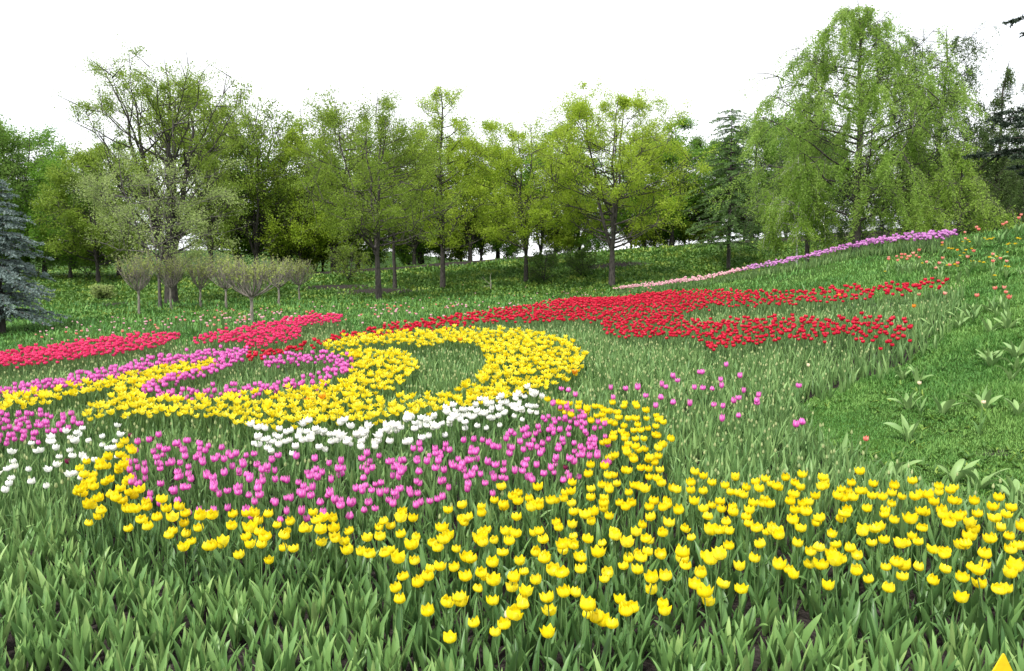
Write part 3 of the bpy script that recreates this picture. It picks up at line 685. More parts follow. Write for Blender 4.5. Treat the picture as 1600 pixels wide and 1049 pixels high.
# farther fields: upright grey-green leaves, many with pale buds
rightf = md & ~fl; extra = P[rightf] + np.concatenate([r.uniform(-.05, .05, (rightf.sum(), 2)), np.zeros((rightf.sum(), 1))], 1)
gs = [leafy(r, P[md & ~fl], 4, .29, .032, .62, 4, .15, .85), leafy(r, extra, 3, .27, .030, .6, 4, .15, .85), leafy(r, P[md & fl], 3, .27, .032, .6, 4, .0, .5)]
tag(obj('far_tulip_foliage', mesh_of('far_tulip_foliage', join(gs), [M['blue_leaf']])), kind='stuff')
bm = (~fl) & (((Y > 6.0) & (r.random(len(P)) < .34)) | ((Y > 4.6) & (r.random(len(P)) < .04)))
Pb = P[bm] + np.concatenate([r.uniform(-.03, .03, (bm.sum(), 2)), np.zeros((bm.sum(), 1))], 1)
bud = []
for k in range(5):
    h = r.uniform(.24, .32); bud.append(join([bloom(r, R=.011, H=.044, openf=.3, pointed=.4, na=1, nl=4, loose=.02, petals=4).moved((0, 0, h)).mat(0), bend_stem(h, 0, 0, .004, 3).mat(1)]))
g = spread(bud, r.integers(0, 5, len(Pb)), Pb, r.uniform(0, 6, len(Pb)), r.uniform(.85, 1.1, len(Pb)), r)
tag(obj('tulip_buds', mesh_of('tulip_buds', g, [M['bud'], M['stem']])), kind='stuff')
# tall broad leaf clumps growing wild on the lawn
CL = [(1418, 640, 'broad pale leaf clump beside the lone cream tulip on the lawn'), (1472, 648, 'curled leaf clump between the two cream tulips on the lawn'), (1536, 640, 'tall upright leaf clump with a cream tulip in it'), (1590, 650, 'broad leaf clump beyond the tall clump at the lawn edge'),
      (1392, 745, 'broad leaf clump directly behind the back yellow row'), (1490, 755, 'drooping grey green leaf clump behind the yellow band'), (1528, 765, 'leaf clump next to the big whitish leaf'), (1585, 790, 'whitish broad curled leaf clump by the yellow tulips'),
      (1420, 690, 'low leaf clump in the middle of the mown lawn'), (1592, 560, 'pale leaf clump high on the lawn under the coral tulips'), (1548, 520, 'leaf clump on the lawn right of the red patch'), (1500, 510, 'small leaf clump beside the lone orange tulip'),
      (1575, 515, 'leaf clump under the lowest coral tulip'), (1460, 520, 'leaf clump at the right tip of the red patch'), (1250, 660, 'leaning broad leaf clump at the lawn edge by the last magenta tulip'), (1310, 730, 'broad leaf clump beside the lone peach tulip')]
for (a, b, lab) in CL:
    p = on_ground([(a, b)], .0)[0]
    if np.isnan(p).any(): continue
    big = .30 if b > 600 else .26
    e = bpy.data.objects.new('leaf_clump', None); COL.objects.link(e); e.location = tuple(p)
    for j in range(int(r.integers(5, 9))):
        az = np.array([j * 2.4 + r.uniform(-.4, .4)]); q = np.array([[.03 * cos(az[0]) * r.random(), .03 * sin(az[0]), -.01]])
        g = blades(q, az, np.array([big * r.uniform(.7, 1.2)]), np.array([.062 * r.uniform(.7, 1.2)]), np.array([r.uniform(.1, .6)]), np.array([r.uniform(0, 1.7)]), 8, r, .25, r.uniform(-1.2, 1.2), .12, np.array([r.uniform(.5, .95)]))
        obj('leaf', mesh_of('leaf', g, [M['blue_leaf']]), e)
    tag(e, lab, 'leaf clump')

rc = np.random.default_rng(51)
cu, cv = rc.uniform(1400, 1598, 46), rc.uniform(405, 600, 46); cx, cy = ray(cu, cv, 0.); src = [o for o in bpy.data.objects if o.name.startswith('leaf_clump')]
for i in range(28):
    if np.isnan(cx[i]) or (cu[i] < 1480 and cv[i] > 450 and cv[i] < 560 and rc.random() < .8): continue
    o = copy_tree(src[i % len(src)]); o.location = (cx[i], cy[i], float(ground_z(cx[i], cy[i]))); q = rc.uniform(.6, 1.0); o.scale = (q, q, q); o.rotation_euler = (0, 0, rc.uniform(0, 6.28))
    tag(o, 'tulip leaf clump without flower on the grassy hill among coral tulips', 'leaf clump', 'leaf clumps on the grassy hill')

# ------------------------------------------------------------------ grass
def turf(name, mat, px0, px1, py0, py1, n, hk, wk, seed, hmin, hmax, ymin=0, ymax=80, keepf=None):
    r = np.random.default_rng(seed)
    U = r.uniform(px0, px1, n); Vv = r.uniform(py0, py1, n)
    x, y = ray(U, Vv, .0, far=100, n=320); ok = ~np.isnan(x); x, y = x[ok], y[ok]
    z = ground_z(x, y); u, v = project(np.stack([x, y, z + .15], -1))
    m = ~(z_bed(u, v) & (y < 26)) & (y > ymin) & (y < ymax)
    if keepf is not None: m &= keepf(x, y, r)
    x, y, z = x[m], y[m], z[m]; k = len(x); d = y
    h = np.clip(hk * d, hmin, hmax) * r.uniform(.5, 1.4, k) * (.75 + .7 * np.clip(np.sin(x * 2.9 + 1.7 * np.sin(y * 2.1)) * np.sin(y * 3.3 + x), 0, 1)); w = wk * d * r.uniform(.6, 1.3, k)
    cl = .5 + .25 * np.sin(x * 1.7 + np.sin(y * 1.3) * 2) + .2 * np.sin(y * 2.3 - x) + .28 * np.sin(x * 5.1 + 2 * np.sin(y * 4.3)) * np.sin(y * 5.7 - x * 2.2)
    tint = np.clip(cl * .55 + r.normal(.12, .16, k), 0, 1)
    g = blades(np.stack([x, y, z - .01], -1), r.uniform(0, 6.28, k), h, w, r.uniform(0, .7, k), r.uniform(0, 1.1, k), 2, r, .15, 0, 0, tint)
    tag(obj(name, mesh_of(name, g, [M[mat]])), kind='stuff'); print(name, k)
def not_soil(x, y, r):
    crest, pt = bare(x, y)
    return r.random(len(x)) > 1.1 * crest + pt
turf('lawn_grass', 'grass', 1040, 2100, 420, 830, 250000, .0065, .0009, 31, .035, .10, 0, 18)
rw = np.random.default_rng(41)
u_, v_ = rw.uniform(1080, 1700, 900), rw.uniform(480, 800, 900); x, y = ray(u_, v_, 0.); z = ground_z(x, y)
u_, v_ = project(np.stack([x, y, z + .15], -1)); mm_ = ~z_bed(u_, v_) & (np.sin(x * 2.3 + y) * np.sin(y * 1.9 - x * .7) > -.1); PWd = np.stack([x, y, z], -1)[mm_]
g = blades(np.repeat(PWd, 5, 0), rw.uniform(0, 6.28, len(PWd) * 5), rw.uniform(.04, .12, len(PWd) * 5), rw.uniform(.012, .035, len(PWd) * 5), rw.uniform(.3, 1.2, len(PWd) * 5), rw.uniform(.1, .9, len(PWd) * 5), 3, rw, .2, 0, .05, rw.uniform(.1, 1.0, len(PWd) * 5))
tag(obj('lawn_weeds', mesh_of('lawn_weeds', g, [M['bank']])), kind='stuff')
turf('hill_grass', 'grass', 500, 2100, 335, 640, 140000, .0055, .0012, 32, .07, .24, 8, 39)
turf('back_lawn', 'grass', -150, 1100, 425, 600, 70000, .006, .0016, 33, .05, .24, 10, 43)
turf('bank_ground_cover', 'bank', -150, 1400, 365, 500, 120000, .0035, .0026, 34, .06, .2, 26, 78, not_soil)

# ------------------------------------------------------------------ trees
def leaves(r, C, size, up=.4, aspect=.55, tint=None):
    n = len(C); a = r.normal(0, 1, (n, 3)); a /= np.linalg.norm(a, axis=1)[:, None]
    b = np.cross(a, r.normal(0, 1, (n, 3)) + np.array([0, 0, .0])); b /= np.linalg.norm(b, axis=1)[:, None] + 1e-9
    s = size * r.uniform(.6, 1.3, (n, 1))
    V = np.stack([C - a * s, C - b * s * aspect + a * s * .1, C + a * s, C + b * s * aspect + a * s * .1], 1).reshape(-1, 3)
    t = r.uniform(.1, .8, n) if tint is None else tint
    return Geo(V, np.arange(n * 4).reshape(-1, 4), T=np.repeat(t, 4))
def bez(p0, p1, p2, n):
    t = np.linspace(0, 1, n)[:, None]; return (1 - t) ** 2 * p0 + 2 * t * (1 - t) * p1 + t * t * p2
def grow(seed, H, half, fork=.25, nlead=1, spreadl=.35, nlimb=22, nsub=7, ntwig=5, per=5, lsize=.05, trunk=.15, prof=None, up=.6, droop=0.0, lean=0.0, sparse_top=0.0, dens=1.0, twig_r=.006, jit=.10):
    """A tree: leaders, limbs that fill an envelope, side branches, twigs, and leaves on the twigs."""
    r = np.random.default_rng(seed)
    prof = prof or (lambda h: np.sin(np.clip(.12 + .88 * h, 0, 1) * pi) ** .6)
    W = []; LF = []; LT = []
    def unit(v): return v / (np.linalg.norm(v) + 1e-9)
    leads = []
    k = 9; s = np.linspace(0, 1, k)
    if nlead == 1:
        top = np.array([lean * H + r.normal(0, .008) * H, r.normal(0, .008) * H, H * .97])
        pts = s[:, None] * top + np.stack([r.normal(0, .012 * H, k), r.normal(0, .012 * H, k), 0 * s], -1) * np.minimum(s, .6)[:, None]
        rad = trunk * (1 - s) ** .75 * .92 + .012; rad[0] *= 1.25
        W.append(tube(pts, rad, 8)); leads.append((pts, rad, 0.0))
    else:
        fp = np.array([lean * H * fork, 0, H * fork])
        pts = np.linspace(0, 1, 5)[:, None] * fp; W.append(tube(pts, np.linspace(trunk * 1.25, trunk * .85, 5), 8))
        for i in range(nlead):
            az = i * 2 * pi / nlead + r.uniform(-.4, .4); q = half * spreadl * r.uniform(.6, 1.3) * (0.25 if i == 0 else 1)
            end = np.array([cos(az) * q + lean * H, sin(az) * q, H * r.uniform(.86, 1.0)])
            c = fp + np.array([cos(az) * q * .7, sin(az) * q * .7, (H - fp[2]) * .35])
            pp = bez(fp * .97, c, end, k) + np.stack([r.normal(0, .01 * H, k), r.normal(0, .01 * H, k), 0 * s], -1) * s[:, None]
            rad = trunk * .62 * (1 - s) ** .8 + .010
            W.append(tube(pp, rad, 6)); leads.append((pp, rad, fork))
    for i in range(nlimb):
        pp, rad, f0 = leads[i % len(leads)]
        lo = fork if f0 == 0 else .03
        q = lo + (.96 - lo) * ((i + r.random()) / nlimb) if f0 == 0 else lo + (.93 - lo) * r.random()
        fi = q * (k - 1); a = int(min(fi, k - 2)); st = pp[a] + (pp[a + 1] - pp[a]) * (fi - a); rs = np.interp(fi, np.arange(k), rad)
        az = i * 2.39996 + r.uniform(-.5, .5); d = np.array([cos(az), sin(az), 0])
        hr = st[2] / H
        reach = half * max(.12, prof(np.clip((hr + .12 - fork) / (1.02 - fork), 0, 1))) * r.uniform(.65, 1.08)
        cen = np.array([lean * H, 0, 0]) * hr; reach = max(.3, reach - .6 * np.dot(st - cen, d) * (st[2] > 0))
        rise = reach * up * r.uniform(.4, 1.3); rise = min(rise, max(.1, H * .97 - st[2]))
        end = st + d * reach + np.array([0, 0, rise]); c = st + d * reach * .5 + np.array([0, 0, rise * (.30 if up > 0 else .9)])
        L = bez(st, c, end, 7) + r.normal(0, .035 * reach, (7, 3)) * np.linspace(0, 1, 7)[:, None]
        r0 = min(rs * .62, (.015 + .026 * reach) * (.42 if droop else 1)); W.append(tube(L, np.linspace(r0, .008, 7), 5))
        top_here = np.clip((hr - .55) / .45, 0, 1)
        for j in range(nsub):
            t = .15 + .85 * r.random() ** .6; b = int(min(t * 6, 5)); sp0 = L[b] + (L[b + 1] - L[b]) * (t * 6 - b)
            ld = unit(L[min(b + 1, 6)] - L[b]); dd = unit(ld * .6 + unit(r.normal(0, 1, 3)) * .9 + np.array([0, 0, .25 if droop == 0 else .1]))
            ln = max(.25, reach * r.uniform(.22, .5))
            e2 = sp0 + dd * ln - np.array([0, 0, droop * ln * .5]); e2[2] = min(e2[2], max(sp0[2], H * 1.0)); SB = bez(sp0, sp0 + dd * ln * .55, e2, 4)
            W.append(tube(SB, np.linspace(max(.006, r0 * .42), .004, 4), 4))
            thin = r.random() < sparse_top * top_here * 1.0
            clump = min(3.0, r.gamma(1.3, .8)) * dens * (.25 if thin else 1); ct = r.normal(0, .13)
            for m in range(ntwig):
                t2 = r.uniform(.25, 1.0); tp = SB[int(min(t2 * 3, 2))] + (SB[int(min(t2 * 3, 2)) + 1] - SB[int(min(t2 * 3, 2))]) * (t2 * 3 - int(min(t2 * 3, 2)))
                tl = r.uniform(.2, .5) * min(1, .5 + reach * .3)
                if droop: tl *= r.uniform(1.3, 3.2) * (.75 + .5 * reach / 3); td = unit(dd * .35 + r.normal(0, .25, 3) + np.array([0, 0, -1.0 * droop]))
                else: td = unit(dd * .6 + r.normal(0, .7, 3) + np.array([0, 0, .25]))
                te = tp + td * tl; te[2] = min(te[2], max(tp[2], H * 1.03))
                if m < (2 if droop else 3): W.append(tube(np.stack([tp, (tp + te) / 2 + r.normal(0, .02, 3), te]), [twig_r, twig_r * .8, twig_r * .5], 3))
                nl = r.poisson(per * clump * (tl / .4 if droop else 1))
                if nl:
                    q2 = r.uniform(.05, 1.05, nl)[:, None]
                    LF.append(tp + (te - tp) * q2 + r.normal(0, jit, (nl, 3)) * (np.array([1, 1, .8]) if not droop else np.array([.5, .5, .6]))); LT.append(np.clip(r.uniform(.15, .75, nl) + ct, 0, 1))
    C = np.concatenate(LF); T = np.concatenate(LT)
    C[:, 2] = np.maximum(C[:, 2], .15)
    return join(W), leaves(r, C, lsize, tint=T)
def tree(name, label, cat, wood, crown, bark, leafmat, loc, group=None, rz=0, scale=1):
    e = bpy.data.objects.new(name, None); COL.objects.link(e); e.location = loc; e.rotation_euler = (0, 0, rz); e.scale = (scale,) * 3
    obj('trunk', mesh_of('trunk', wood, [M[bark]]), e); obj('crown', mesh_of('crown', crown, [M[leafmat]], False), e)
    return tag(e, label, cat, group)
def spot(px, py=None, depth=None):
    if depth is None:
        x, y = ray([px], [py]); x, y = float(x[0]), float(y[0])
    else:
        y = depth * WS; x = (px - 800) / F * y
    return x, y, float(ground_z(x, y))
def top_z(py, y): return CZ + y * math.tan(math.atan((524.5 - py) / F) - PITCH)
def conv(kw):
    return kw
def std_tree(seed, name, label, cat, px, base, top, half_px, bark, leafmat, depth=None, group=None, **kw):
    x, y, z = spot(px, base, depth); H = top_z(top, y) - z
    k2 = dict(kw); weep = k2.get('droop', 0) > 0
    k2['trunk'] = k2.get('trunk', .15) * H / 9.0; k2['lsize'] = k2.get('lsize', .05) * (.88 if weep else .88) * y / 38; k2['per'] = k2.get('per', 5) * (2.4 if weep else 4.6); k2['jit'] = .10 if weep else .15
    w, c = grow(seed, H, half_px / F * y * (1.35 if weep else 1.2), **k2)
    print(f'{name} px{px} y={y:.1f} H={H:.1f} half={half_px / F * y:.1f} leaves={len(c.Q)}')
    return tree(name, label, cat, w, c, bark, leafmat, (x, y, z - .05), group)
T_ = std_tree
T_(1, 'deciduous_tree', 'tall many stemmed tree with thin dark top on the left lawn', 'tree', 268, 474, 100, 96, 'dark_bark', 'lf_olive', fork=.16, nlead=6, spreadl=.45, nlimb=64, nsub=8, ntwig=5, per=4.2, lsize=.045, trunk=.22, up=1.15, sparse_top=.1)
T_(2, 'deciduous_tree', 'pale grey green low tree below the tall many stemmed tree', 'tree', 250, None, 238, 118, 'grey_bark', 'lf_pale', depth=27.5, fork=.24, nlead=3, spreadl=.6, nlimb=36, nsub=7, ntwig=4, per=3.4, lsize=.052, trunk=.09, up=.22, prof=lambda h: 1.05 - .5 * h)
T_(3, 'deciduous_tree', 'leaning grey trunked tree with dark crooked limbs above olive leaves', 'tree', 592, 470, 142, 98, 'bark', 'lf_olive', fork=.22, nlead=4, spreadl=.55, nlimb=60, nsub=8, ntwig=5, per=4.6, lsize=.046, trunk=.12, up=.45, lean=-.02, sparse_top=.65)
T_(4, 'deciduous_tree', 'slim dark tree just behind the leaning grey trunked tree', 'tree', 617, 450, 230, 60, 'dark_bark', 'lf_olive', fork=.30, nlimb=24, nsub=7, ntwig=4, per=4.5, lsize=.05, trunk=.12)
T_(5, 'deciduous_tree', 'tall slender tree with bare airy top in the middle of the row', 'tree', 692, 450, 122, 62, 'dark_bark', 'lf_spring', fork=.18, nlimb=44, nsub=7, ntwig=5, per=4.6, lsize=.046, trunk=.11, up=.6, sparse_top=1.0, prof=lambda h: (1 - h) ** .55 + .18)
T_(6, 'deciduous_tree', 'round crowned light green tree beside two dark bushes', 'tree', 822, 441, 166, 86, 'dark_bark', 'lf_spring', fork=.16, nlead=3, spreadl=.4, nlimb=58, nsub=8, ntwig=5, per=4.8, lsize=.046, trunk=.115, up=.45)
T_(7, 'deciduous_tree', 'bright yellow green tree with full rounded crown near the red bed', 'tree', 956, 447, 133, 102, 'bark', 'lf_spring', fork=.18, nlead=4, spreadl=.38, nlimb=72, nsub=8, ntwig=5, per=5.0, lsize=.046, trunk=.135, up=.5)
WEEP = dict(droop=.85, jit=.07, lsize=.048)
bp = lambda h: np.clip(1.08 - .45 * h - .75 * h ** 2.5, .10, 1) * np.clip(.6 + 3 * h, 0, 1)
T_(9, 'weeping_birch', 'big weeping birch with dark trunk behind the crest row', 'tree', 1335, None, -18, 118, 'dark_bark', 'lf_birch', depth=25, fork=.22, nlimb=52, nsub=9, ntwig=8, per=7.0, trunk=.15, up=.55, sparse_top=.1, prof=lambda h: np.clip(1.05 - .9 * h ** 3, .12, 1) * np.clip(.6 + 3 * h, 0, 1), **WEEP)
T_(10, 'weeping_birch', 'young birch with white trunk left of the big birch', 'tree', 1243, None, 238, 52, 'birch_bark', 'lf_willow', depth=25, fork=.30, nlimb=28, nsub=7, ntwig=6, per=8, trunk=.075, up=.4, prof=bp, **WEEP)
T_(11, 'weeping_birch', 'tall thin birch with dark airy top right of the big birch', 'tree', 1412, None, 50, 84, 'dark_bark', 'lf_birch_dark', depth=27, fork=.22, nlimb=40, nsub=7, ntwig=6, per=4.2, trunk=.13, up=.5, prof=bp, sparse_top=.5, **WEEP)
T_(12, 'weeping_birch', 'dark sparse birch reaching highest on the right side of the hill', 'tree', 1462, None, 28, 88, 'dark_bark', 'lf_birch_dark', depth=28, fork=.25, nlimb=44, nsub=8, ntwig=6, per=4.6, trunk=.12, up=.5, prof=lambda h: np.clip(.95 - .5 * h, .2, 1), sparse_top=.5, **WEEP)
T_(13, 'weeping_birch', 'short bright green drooping birch in front of the dark sparse ones', 'tree', 1487, None, 208, 70, 'bark', 'lf_willow', depth=23.5, fork=.25, nlimb=34, nsub=8, ntwig=6, per=5, trunk=.10, up=.35, prof=bp, **WEEP)
T_(14, 'weeping_birch', 'thin dark birch next to the dark spruce branches', 'tree', 1545, None, 82, 62, 'dark_bark', 'lf_birch_dark', depth=27, fork=.25, nlimb=34, nsub=6, ntwig=6, per=5.5, trunk=.10, up=.5, prof=bp, sparse_top=.4, **WEEP)
T_(15, 'weeping_birch', 'farthest thin birch half behind the dark spruce branches', 'tree', 1598, None, 95, 60, 'dark_bark', 'lf_birch_dark', depth=26, fork=.25, nlimb=32, nsub=6, ntwig=6, per=5.5, trunk=.10, up=.5, prof=bp, **WEEP)
T_(16, 'weeping_birch', 'leafy birch standing directly left of the big weeping birch', 'tree', 1258, None, 118, 74, 'bark', 'lf_birch_dark', depth=30, fork=.25, nlimb=36, nsub=7, ntwig=6, per=4.6, trunk=.12, up=.5, prof=bp, **WEEP)

# background trees: four crowns, each used several times
BGK = [grow(101, 9, 3.0, fork=.11, nlead=3, spreadl=.4, nlimb=50, nsub=9, ntwig=5, per=17, lsize=.060, sparse_top=.3, trunk=.13, up=.5, jit=.16), grow(102, 9, 2.6, fork=.13, nlead=2, spreadl=.35, nlimb=50, nsub=9, ntwig=5, per=16, lsize=.060, sparse_top=.3, trunk=.12, up=.6, jit=.16),
       grow(103, 9, 2.9, fork=.11, nlead=5, spreadl=.5, nlimb=56, nsub=8, ntwig=5, per=9, lsize=.060, trunk=.13, up=.8, sparse_top=.7, jit=.16), grow(104, 9, 3.2, fork=.07, nlead=3, spreadl=.4, nlimb=60, nsub=9, ntwig=5, per=16, lsize=.060, sparse_top=.3, trunk=.13, up=.45, jit=.16)]
BGW = [mesh_of('trunk', g[0], [M['dark_bark']]) for g in BGK]
BGC = {}
def bgtree(px, depth, top, half, k, leafmat, label):
    x, y, z = spot(px, None, depth); H = top_z(top, y) - z
    nat = (2.7, 2.3, 2.6, 3.0)[k]; sx = 1.25 * (half / F * y) / nat
    e = bpy.data.objects.new('background_tree', None); COL.objects.link(e); e.location = (x, y, z - .1); e.scale = (sx, sx, H / 9); e.rotation_euler = (0, 0, px * .37 % 6.28)
    obj('trunk', BGW[k], e)
    if (k, leafmat) not in BGC: BGC[(k, leafmat)] = mesh_of('crown', BGK[k][1], [M[leafmat]], False)
    obj('crown', BGC[(k, leafmat)], e)
    tag(e, label, 'tree', 'trees along the bank')
for a in [(-35, 44, 165, 85, 3, 'lf_dark', 'dark rounded tree at the frame edge above the blue spruce'), (28, 47, 172, 70, 3, 'lf_maple', 'tall rounded green tree directly above the blue spruce'), (72, 50, 232, 60, 0, 'lf_dark', 'dark green tree sloping down beside the rounded one'),
          (112, 44, 236, 55, 3, 'lf_maple', 'dense green tree whose low crown hangs behind the first pale broom tree'), (155, 42, 212, 55, 0, 'lf_olive', 'olive tree with twin dark trunks left of the many stemmed tree'), (188, 46, 205, 48, 1, 'lf_dark', 'dark tree tucked behind the many stemmed tree on its left'),
          (332, 44, 112, 62, 2, 'lf_olive', 'airy bare topped tree right of the many stemmed tree'), (402, 45, 138, 58, 2, 'lf_olive', 'second airy tree with thin dark top above the broom trees'), (372, 48, 205, 70, 0, 'lf_maple', 'full green maple above the widest broom tree'),
          (428, 50, 240, 60, 1, 'lf_maple', 'deep green maple between airy tree and leaning tree'), (470, 46, 190, 52, 0, 'lf_spring', 'light green tree left of the leaning grey trunked tree'), (522, 48, 165, 62, 2, 'lf_olive', 'airy olive tree behind the leaning tree on its left'),
          (560, 52, 205, 60, 1, 'lf_maple', 'green tree hidden in the middle behind the leaning tree'), (648, 48, 185, 50, 2, 'lf_olive', 'sparse tree between leaning tree and slender tree'), (660, 52, 250, 58, 0, 'lf_maple', 'low maple with forked black trunk behind the slender tree'),
          (735, 49, 205, 56, 0, 'lf_spring', 'light maple right of the slender airy tree'), (778, 52, 225, 50, 1, 'lf_maple', 'maple peeping out left of the round crowned tree'), (868, 51, 190, 48, 1, 'lf_maple', 'dark maple in the gap between the two bright trees'),
          (905, 53, 260, 50, 0, 'lf_olive', 'low olive tree behind the bright yellow green tree'), (1005, 50, 205, 50, 0, 'lf_maple', 'maple at the right flank of the bright yellow green tree'), (1048, 49, 176, 58, 1, 'lf_maple', 'tall rich green maple left of the larch'),
          (1095, 52, 205, 52, 0, 'lf_dark', 'dark maple directly behind the larch'), (1172, 48, 178, 52, 0, 'lf_dark', 'dark green tree right of the larch'), (1208, 50, 168, 56, 3, 'lf_maple', 'broad maple left of the birches'), (1262, 49, 190, 55, 0, 'lf_maple', 'maple behind the young white birch'),
          (1420, 46, 225, 60, 3, 'lf_olive', 'olive tree seen through the birches'), (1500, 44, 235, 58, 0, 'lf_birch_dark', 'dark green tree behind the short bright birch'), (1562, 40, 225, 62, 3, 'lf_olive', 'low olive tree below the dark spruce branches'),
          (1625, 38, 215, 70, 3, 'lf_birch_dark', 'bushy tree at the frame edge below the dark spruce branches')]:
    bgtree(*a)

THW, THC = grow(105, 6, 1.3, fork=.05, nlead=5, spreadl=.5, nlimb=40, nsub=5, ntwig=4, per=5, lsize=.075, trunk=.10, up=1.2, jit=.14, sparse_top=0)
THW = mesh_of('trunk', THW, [M['dark_bark']]); THM = {k: mesh_of('crown', THC, [M[k]], False) for k in ('lf_maple', 'lf_spring', 'lf_olive')}
for i, (px, d, top, k, lab) in enumerate([(448, 51, 262, 'lf_maple', 'thin stemmed thicket tree by the last broom tree'), (482, 50, 275, 'lf_olive', 'thin stemmed olive thicket tree left of the leaning trunk'), (505, 52, 268, 'lf_maple', 'thin stemmed thicket tree close to the leaning trunk'), (540, 50, 280, 'lf_spring', 'pale thin stemmed thicket tree behind the leaning trunk'),
                                          (632, 51, 282, 'lf_olive', 'thin stemmed thicket tree right of the slim dark tree'), (655, 49, 290, 'lf_maple', 'black multi stemmed thicket tree behind the slender tree'), (720, 51, 285, 'lf_spring', 'thin stemmed thicket tree right of the slender tree'), (752, 50, 270, 'lf_maple', 'forked thicket tree left of the round crowned tree'),
                                          (845, 51, 285, 'lf_spring', 'thin stemmed thicket tree right of the round crowned tree'), (985, 51, 280, 'lf_maple', 'thin stemmed thicket tree right of the bright yellow green trunk'), (1022, 50, 285, 'lf_spring', 'pale thicket tree between bright tree and larch'), (1068, 51, 280, 'lf_maple', 'thicket tree just left of the larch'),
                                          (1105, 52, 275, 'lf_maple', 'thicket tree touching the larch on its left'), (1160, 50, 285, 'lf_olive', 'thicket tree right of the larch trunk'), (1195, 51, 275, 'lf_maple', 'thicket tree left of the young white birch'), (1225, 52, 280, 'lf_maple', 'thicket tree directly behind the young white birch')]):
    x, y, z = spot(px, None, d); H = top_z(top, y) - z
    e = bpy.data.objects.new('thicket_tree', None); COL.objects.link(e); e.location = (x, y, z - .05); e.scale = (1.1, 1.1, H / 6); e.rotation_euler = (0, 0, i * 1.7)
    obj('trunk', THW, e); obj('crown', THM[k], e); tag(e, lab, 'tree', 'thin stemmed trees on the crest')

# conifers
def conifer(seed, H, half, nwh, droopb, nper, needle, ntw, lowest=.05, prof=None, per=26, sides=(0, 2 * pi), trunk=.12, nw=.004, upturn=.15):
    r = np.random.default_rng(seed); W = [tube(np.stack([0 * np.linspace(0, 1, 8), 0 * np.linspace(0, 1, 8), np.linspace(0, H, 8)], -1), np.linspace(trunk, .012, 8), 8)]
    CC = []; DD = []; SS = []
    prof = prof or (lambda h: (1 - h) ** .9)
    for i in range(nwh):
        h = lowest + (1 - lowest) * (i + r.random() * .5) / nwh
        L = half * prof(h)
        for j in range(nper):
            az = sides[0] + (sides[1] - sides[0]) * (j + r.uniform(0, 1)) / nper + i * .7 * (sides[1] - sides[0] > 6); ln = L * r.uniform(.6, 1.18) + .05
            if ln < .08: continue
            d = np.array([cos(az), sin(az), 0]); st = np.array([0, 0, h * H + r.normal(0, .03)])
            B = bez(st, st + d * ln * .5 + np.array([0, 0, ln * (.12 - droopb * .3)]), st + d * ln + np.array([0, 0, -ln * droopb + ln * upturn]), 6)
            W.append(tube(B, np.linspace(.012 + .012 * ln, .004, 6), 4))
            sd = np.array([-d[1], d[0], 0])
            n = max(3, int(ntw * ln))
            for q in range(n):
                t = r.uniform(.12, 1); b = int(min(t * 5, 4)); p = B[b] + (B[b + 1] - B[b]) * (t * 5 - b)
                td = d * r.uniform(.4, .9) + sd * r.choice([-1, 1]) * r.uniform(.3, 1) + np.array([0, 0, r.uniform(-.55, .12)]); td /= np.linalg.norm(td)
                tl = r.uniform(.12, .30) * (.6 + .5 * (1 - t)) * min(1.4, .5 + ln * .5)
                if r.random() < .35: W.append(tube(np.stack([p, p + td * tl * .5, p + td * tl]), [.005, .004, .003], 3))
                k = int(per * (tl / .2)); m = r.random(k)[:, None]
                CC.append(p + td * tl * m); nd = td * .55 + r.normal(0, .5, (k, 3)) + np.array([0, 0, .12]); nd /= np.linalg.norm(nd, axis=1)[:, None]; DD.append(nd); SS.append(np.full(k, np.clip(.25 + .5 * t + r.normal(0, .12), 0, 1)))
    C = np.concatenate(CC); D = np.concatenate(DD); n = len(C); ln = needle * r.uniform(.7, 1.3, (n, 1))
    S = np.cross(D, r.normal(0, 1, (n, 3))); S /= np.linalg.norm(S, axis=1)[:, None] + 1e-9
    V = np.stack([C - S * nw, C + S * nw, C + D * ln + S * nw * .4, C + D * ln - S * nw * .4], 1).reshape(-1, 3)
    T = np.repeat(np.clip(np.concatenate(SS) + r.normal(0, .15, n), 0, 1), 4)
    return join(W), Geo(V, np.arange(n * 4).reshape(-1, 4), T=T)
x, y, z = spot(2, 522); print('spruce', x, y, z)
H = top_z(272, y) - z
w, c = conifer(201, H, 100 / F * y, 20, .30, 10, .06, 19, .12, lambda h: min(1, (1.02 - h) ** .62) * (1 if h > .1 else .9), 20, trunk=.17, nw=.013, upturn=.12)
tree('blue_spruce', 'silvery blue spruce with drooping boughs at the edge of the left lawn', 'spruce tree', w, c, 'dark_bark', 'ndl_blue', (x, y, z - .05))
x, y, z = spot(1138, 420); H = top_z(165, y) - z; print('larch', y, H)
w, c = conifer(202, H, 70 / F * y, 26, .22, 6, .11, 13, .16, lambda h: (1.0 - h) ** .38 * .9 + .10, 9, trunk=.14, nw=.015, upturn=.02)
tree('larch_tree', 'dark larch with feathery drooping boughs left of the birches', 'larch tree', w, c, 'dark_bark', 'ndl_larch', (x, y, z - .05))
# dark spruce at the edge of the picture: trunk out of frame, boughs reaching in
x, y = 12.0 * WS, 16.5 * WS; z = float(ground_z(x, y))
w, c = conifer(203, 11, 2.9, 30, .10, 8, .07, 17, .19, lambda h: 1.0 if h < .34 else (.25 if h < .48 else (.72 if h < .60 else .6 * (1.05 - h) + .1)), 30, trunk=.24, nw=.017)
tree('dark_spruce', 'nearly black spruce boughs reaching in from the edge beside the birches', 'spruce tree', w, c, 'dark_bark', 'ndl_dark', (x, y, z - .05))

